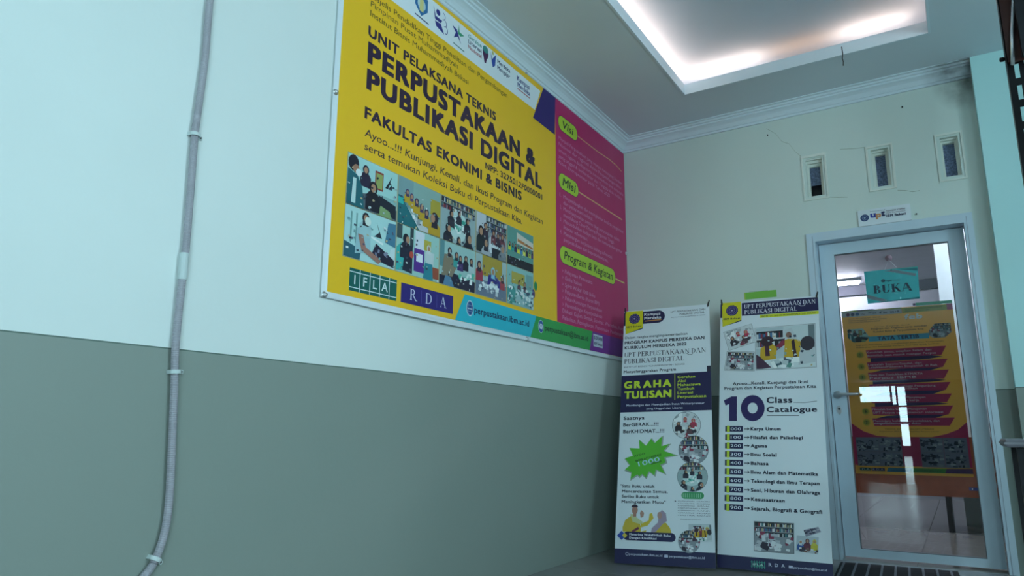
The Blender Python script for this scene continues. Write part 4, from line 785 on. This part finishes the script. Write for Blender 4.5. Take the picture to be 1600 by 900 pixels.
k.rect(1.515, 2.141, .528, 1.564, OR_, 1); k.poly([(1.515,1.525),(1.865,1.526),(1.865,1.556),(1.515,1.560)], '#c9d2dc', 2); k.poly([(1.515,1.565),(1.6,1.568),(1.75,1.562),(1.865,1.564),(1.865,1.556),(1.515,1.560)], '#8fb03a', 2); k.poly([(1.6,1.567),(1.7,1.568),(1.72,1.562),(1.62,1.56)], '#4a2a66', 3)
k.poly([(1.868,1.527),(2.138,1.527),(2.139,1.562),(1.868,1.558)], '#a8b83a', 2); k.rect(2.11, 2.141, 1.527, 1.564, MG, 3)
for i, c in enumerate(('#6a2458','#2a2a66','#2f5f9a')): k.ell(1.553+i*.028, 1.541, .011, .011, c, 3)
for i, x in enumerate((1.63, 1.672, 1.70, 1.735, 1.76, 1.80, 1.83)): k.text(('ic','*','lit','f','ibm','kamp','rdk')[i], x, 1.535, .022, .012, '#2a3560', 3, .02)
k.text('KETENTUAN BERKUNJUNG PERPUSTAKAAN', 1.885, 1.545, .2, .008, '#4a5a20', 3); k.text('PERPUSTAKAAN IBM', 1.885, 1.532, .13, .008, '#4a5a20', 3)
k.text('feb', 1.874, 1.484, .1, .033, '#ffffff', 3, .06, .1, 3)
for i, (t, w_) in enumerate((('UNIT PELAKSANA TEKNIS', .19), ('PERPUSTAKAAN & PUBLIKASI DIGITAL', .225), ('FAKULTAS EKONOMI & BISNIS', .185))): k.text(t, 1.553, 1.508-i*.012, w_, .008, '#5a4420', 3, .01)
k.text('Ayooo...Kunjungi, Kenali', 1.70, 1.447, .2, .008, '#5a4420', 3); k.text('Program dan Kegiatan serta temukan', 1.681, 1.432, .312, .012, '#4a3418', 3, .02); k.text('Koleksi Buku di Perpustakaan Kita', 1.693, 1.413, .28, .012, '#4a3418', 3, .02)
k.rect(1.661, 1.999, 1.357, 1.39, '#4cc0ea', 2); k.text('TATA TERTIB', 1.712, 1.362, .232, .024, '#1c2c66', 3, .04, 0, 3)
k.text('Bagi para Pemustaka untuk menghormati Ketertiban, Kenyamanan,', 1.586, 1.333, .488, .008, '#5a3a20', 3, .01); k.text('Kebersihan dan keamanan bersama ikuti tata tertib berikut:', 1.586, 1.318, .462, .008, '#5a3a20', 3, .01)
PV = '#3f2066'
ban = ((1.303,1.251,'Ketuklah pintu, ucapkan Salam dan','Bismillah saat masuk ruangan Perpus'),(1.224,1.176,'Lepaslah Sepatu/Sandal, dan','Letakkan/Makanan Simpanlah di Rak'),(1.158,1.107,'Bawa dan Tunjukkan KTM/KTA','Perpus IBMB'),(1.083,1.037,'Isilah buku tamu sebagai Pengunjung','yang telah di sediakan'),(1.013,.965,'Gunakan meja untuk Menyimpan','Tas dan Laptop/alat kerja'),(.942,.89,'Mintalah buku kepada Manajemen','UPT Perpus untuk mencari informasi'),(.87,.824,'Meminjam koleksi perpustakaan, dan','mengembalikannya tepat waktu.'))
for i, (z1, z0, a, b) in enumerate(ban):
    k.poly([(1.645, z0), (2.052-.004*i*0, z0), (2.082, z1+.002), (1.637, z1)], MG, 4)
    if i < 6: k.poly([(1.66, z0+.002), (1.98, z0+.004), (2.06, z0-.01), (1.98, ban[i+1][0]+.006), (1.66, ban[i+1][0])] if i % 2 == 0 else [(1.66, ban[i+1][0]), (1.72, z0-.005), (1.85, z0+.002), (2.05, z0+.002), (1.98, ban[i+1][0])], PV, 3)
    zc = (z0+z1)/2-.002; k.ring(1.604, zc, .019, .022, '#b8b43a', 4, 18); k.ell(1.603, zc, .017, .017, '#a3a83a', 4); k.text(str(i+1), 1.603, zc-.007, None, .014, '#2c2c18', 5, .03, 0, 2, 'C')
    k.text(a, 1.642, z1-.022, .36 if len(a) > 30 else .3, .013, '#f6dbe8', 5, .02); k.text(b, 1.645, z0+.009, .38 if len(b) > 30 else .26, .013, '#f6dbe8', 5, .02)
k.text('TERIMA KASIH - SALAM LITERASI', 1.701, .80, .265, .008, '#6a4a20', 3); k.text('Perpustakaan IBM, Bersama Kita Maju Bersama Literasi', 1.672, .786, .32, .007, '#6a4a20', 3)
k.poly([(1.515,.84),(1.58,.79),(1.654,.762),(1.72,.756),(1.95,.756),(2.03,.775),(2.09,.80),(2.141,.845),(2.141,.58),(1.515,.58)], MG, 2)
k.build('poster_print', M_POSTER, po)
for fn, cs in ((ph_desk, ((1.541,1.357),(1.664,1.357),(1.664,1.445),(1.541,1.445))), (ph_lib, ((1.999,1.357),(2.119,1.357),(2.119,1.446),(1.999,1.446)))):
    k = Ink(xfp); P = Photo(k, cs, lay=4); P.cl = ([(.25,0),(.8,0),(1,.3),(1,.4),(.75,1),(0,1),(0,.35)] if fn is ph_desk else [(.2,0),(.7,0),(1,.35),(1,1),(.3,1),(0,.5),(0,.15)]); fn(P); k.build('photo_print', M_POSTER, po)
for i in range(8):
    x0, x1 = ((1.534,1.657),(1.663,1.782),(1.888,2.003),(2.01,2.126))[i % 4]; z0, z1 = ((.668,.75),(.58,.662))[i//4]
    k = Ink(xfp); k.rect(x0-.003, x1+.003, z0-.003, z1+.003, '#8f8896', 3); ph_mono(Photo(k, ((x0,z0),(x1,z0),(x1,z1),(x0,z1)), lay=4)); k.build('photo_print', M_POSTER, po)
k = Ink(xfp); k.rect(1.53, 2.13, .542, .568, OR_, 2); k.rect(1.54, 1.60, .548, .566, '#1f5a50', 3); k.rect(1.605, 1.68, .548, .566, '#2f2466', 3); k.text('IFLA', 1.545, .552, .05, .01, '#b8c8c8', 4); k.text('R D A', 1.612, .552, .06, .01, '#b8c8c8', 4)
k.poly([(1.69,.545),(1.81,.545),(1.83,.57),(1.70,.57)], '#3a88a8', 3); k.poly([(1.81,.545),(2.0,.545),(2.01,.572),(1.83,.57)], '#4a9a3a', 3); k.poly([(2.0,.545),(2.141,.545),(2.141,.575),(2.01,.572)], '#5a2a6a', 3); k.text('perpustakaan.ibm.ac.id', 1.715, .553, .09, .008, '#1d3f70', 4); k.text('perpustakaan@ibm.ac.id', 1.85, .553, .13, .008, '#1c3a1e', 4)
k.build('strip_print', M_POSTER, po); k = Ink(xfp); k.rect(1.946, 2.141, 1.5655, 1.585, '#2a9a72', 3); k.rect(1.93, 1.945, 1.568, 1.583, '#2a2a4a', 3); k.build('strip_print', M_POSTER, po)
# hanging OPEN sign in its plastic sleeve
XS = lambda x, z: (2.1116+(x-2.1116)*1.0165, .7756+(z-.7756)*1.0165)
bk = empty('open_sign', (0, LY-.006, 0)); tag(bk, 'turquoise BUKA sign in a clear sleeve hanging on the door glass', 'sign')
def q4(pts, y): return [XS(*p)[:1]+(y,)+XS(*p)[1:] for p in pts]
MB().add(q4([(1.677,1.604),(1.972,1.610),(1.980,1.817),(1.673,1.818)], .0)+q4([(1.677,1.604),(1.972,1.610),(1.980,1.817),(1.673,1.818)], .0012), [(0,1,2,3),(7,6,5,4),(0,4,5,1),(1,5,6,2),(2,6,7,3),(3,7,4,0)]).build('card', mat('turquoise_card', '#48d6dc', .5), bk)
k = Ink(XS); GS = '#86a0ac'
k.poly([(1.673,1.818),(1.80,1.818),(1.98,1.806),(1.98,1.817)], '#3fc2b8', 1); k.poly([(1.79,1.81),(1.85,1.812),(1.968,1.772),(1.962,1.757)], GS, 2); k.poly([(1.675,1.665),(1.69,1.66),(1.80,1.615),(1.76,1.61),(1.68,1.637)], GS, 2); k.poly([(1.86,1.812),(1.978,1.79),(1.978,1.808)], '#1c8f9a', 2); k.poly([(1.677,1.604),(1.972,1.61),(1.972,1.622),(1.80,1.612)], '#1c8f9a', 2)
k.ell(1.779, 1.746, .013, .011, '#1b5a6e', 2); k.text('upt', 1.797, 1.738, .032, .014, '#17506a', 2, .05); k.text('Perpustakaan', 1.833, 1.744, .045, .005, '#2f8090', 2); k.text('Digital IBM', 1.833, 1.737, .04, .005, '#2f8090', 2)
k.serif('BUKA', 1.716, 1.666, .225, .053, '#123f56', 3, 1.35); k.build('lettering', M_PAPER, bk)
ms = bpy.data.materials.new('clear_sleeve'); ms.use_nodes = True; nt = ms.node_tree; nt.nodes.clear()
out = nt.nodes.new('ShaderNodeOutputMaterial'); mx = nt.nodes.new('ShaderNodeMixShader'); tr = nt.nodes.new('ShaderNodeBsdfTransparent'); gl = nt.nodes.new('ShaderNodeBsdfGlossy'); fz = nt.nodes.new('ShaderNodeFresnel'); tc = nt.nodes.new('ShaderNodeTexCoord'); nz = nt.nodes.new('ShaderNodeTexNoise'); bp_ = nt.nodes.new('ShaderNodeBump')
nz.inputs['Scale'].default_value = 22; bp_.inputs['Strength'].default_value = .7; bp_.inputs['Distance'].default_value = .01; gl.inputs['Roughness'].default_value = .08; fz.inputs[0].default_value = 1.45
nt.links.new(tc.outputs['Object'], nz.inputs['Vector']); nt.links.new(nz.outputs['Fac'], bp_.inputs['Height']); nt.links.new(bp_.outputs[0], gl.inputs['Normal']); nt.links.new(bp_.outputs[0], fz.inputs['Normal'])
nt.links.new(fz.outputs[0], mx.inputs[0]); nt.links.new(tr.outputs[0], mx.inputs[1]); nt.links.new(gl.outputs[0], mx.inputs[2]); nt.links.new(mx.outputs[0], out.inputs[0])
MB().add(q4([(1.67,1.598),(1.984,1.606),(1.985,1.822),(1.668,1.824)], -.004), [(0,1,2,3)]).build('plastic_sleeve', ms, bk)
hx, hz = XS(1.823, 1.892); lx, lz = XS(1.795, 1.817); rx, rz = XS(1.862, 1.826); sx_, sz_ = XS(1.831, 1.812)
MB().tube([(lx, -.002, lz), (hx, -.006, hz-.012), (rx, -.002, rz)], .0014, 6).build('string', mat('white_string', '#dfe6ea', .7), bk)
MB().lathe([(0,-.002),(.004,-.002),(.004,.0),(0,0)], (sx_, -.003, sz_-.002), 'y', 10).build('eyelet', M_NAIL, bk)
MB().lathe([(0, -.02), (.006, -.018), (.008, -.008), (.019, -.003), (.021, .002), (0, .002)], (hx, .004, hz), 'y', 18).build('suction_hook', mat('pink_rubber', '#a88a98', .35), bk, smooth=True)

# ------------------------------------------------------------------ door mat
dm = empty('door_mat', (1.45, -.45, 0), .06); tag(dm, 'dark grey ribbed door mat with pale stripes before the glass door', 'mat')
MB().box(-.03, .58, -.27, .32, .0005, .009).build('backing', mat('mat_pile', '#25262c', .95, 0, .3, 120, .5, 200), dm, bevel=.003)
MS = mat('mat_stripe', '#7d828c', .95, 0, .2, 90)
for i in range(9): MB().box(-.015+i*.069, -.003+i*.069, -.26, .31, .009, .0115).build('stripe', MS, dm)

# ------------------------------------------------------------------ table and steel rack at the right
tb = empty('side_table', (2.254, -1.5, 0)); tag(tb, 'table with grey rounded edge and black legs at the right side', 'table')
MB().box(.0, .75, 0, .5, .722, .756).build('tabletop', mat('grey_laminate', '#8a8790', .35), tb, bevel=.009); MB().box(-.0035, .7535, -.0035, .5035, .735, .743).build('edge_band', mat('pale_edge', '#a9a6ae', .3, .4), tb)
for x, y in ((.038, .03), (.69, .03), (.038, .44), (.69, .44)): MB().box(x, x+.03, y, y+.03, 0, .722).build('leg', M_BLACKP, tb)
rk = empty('steel_rack', (2.42, -2.6, 0)); tag(rk, 'black slotted steel rack at the right edge with a brown board', 'rack')
for (x, y, sx, sy) in ((0, .88, 1, -1), (.4, .88, -1, -1), (0, 0, 1, 1), (.4, 0, -1, 1)):
    xa, xb = sorted((x, x+sx*.06)); holes = [(xa+.026, xa+.042, z_, z_+.062) for z_ in [.035+.094*q for q in range(29)]]
    g = MB(); gridwall(g, 'y', [xa, xb], [0, 2.85], y-.002, y, holes); ya, yb = sorted((y, y+sy*.042)); g.box(x-.001, x+.001, ya, yb, 0, 2.85); g.build('post', M_DARK, rk)
for z in (.3, .9, 1.5, 2.1, 2.82): MB().box(.0, .4, 0, .88, z, z+.03).build('shelf', M_DARK, rk) if z > 2.5 or z < .5 else MB().box(.045, .4, 0, .84, z, z+.03).build('shelf', M_DARK, rk)
MB().box(.006, .40, .855, .868, 2.262, 2.80).build('back_board', M_WOODD, rk).__setitem__('label', 'dark brown board')
MB().tube([(.018, .84, 2.24), (.032, .842, 2.38), (.068, .845, 2.62), (.085, .845, 2.8)], .0075, 10).build('chrome_bar', M_STEEL, rk, smooth=True)
MB().box(.052, .4, .80, .84, 2.262, 2.8).build('black_case', M_BLACKP, rk)
MB().lathe([(0,-.02),(.009,-.018),(.01,-.006),(.005,0),(0,0)], (0, .875, 2.29), 'x', 10).build('bolt', M_DARK, rk)
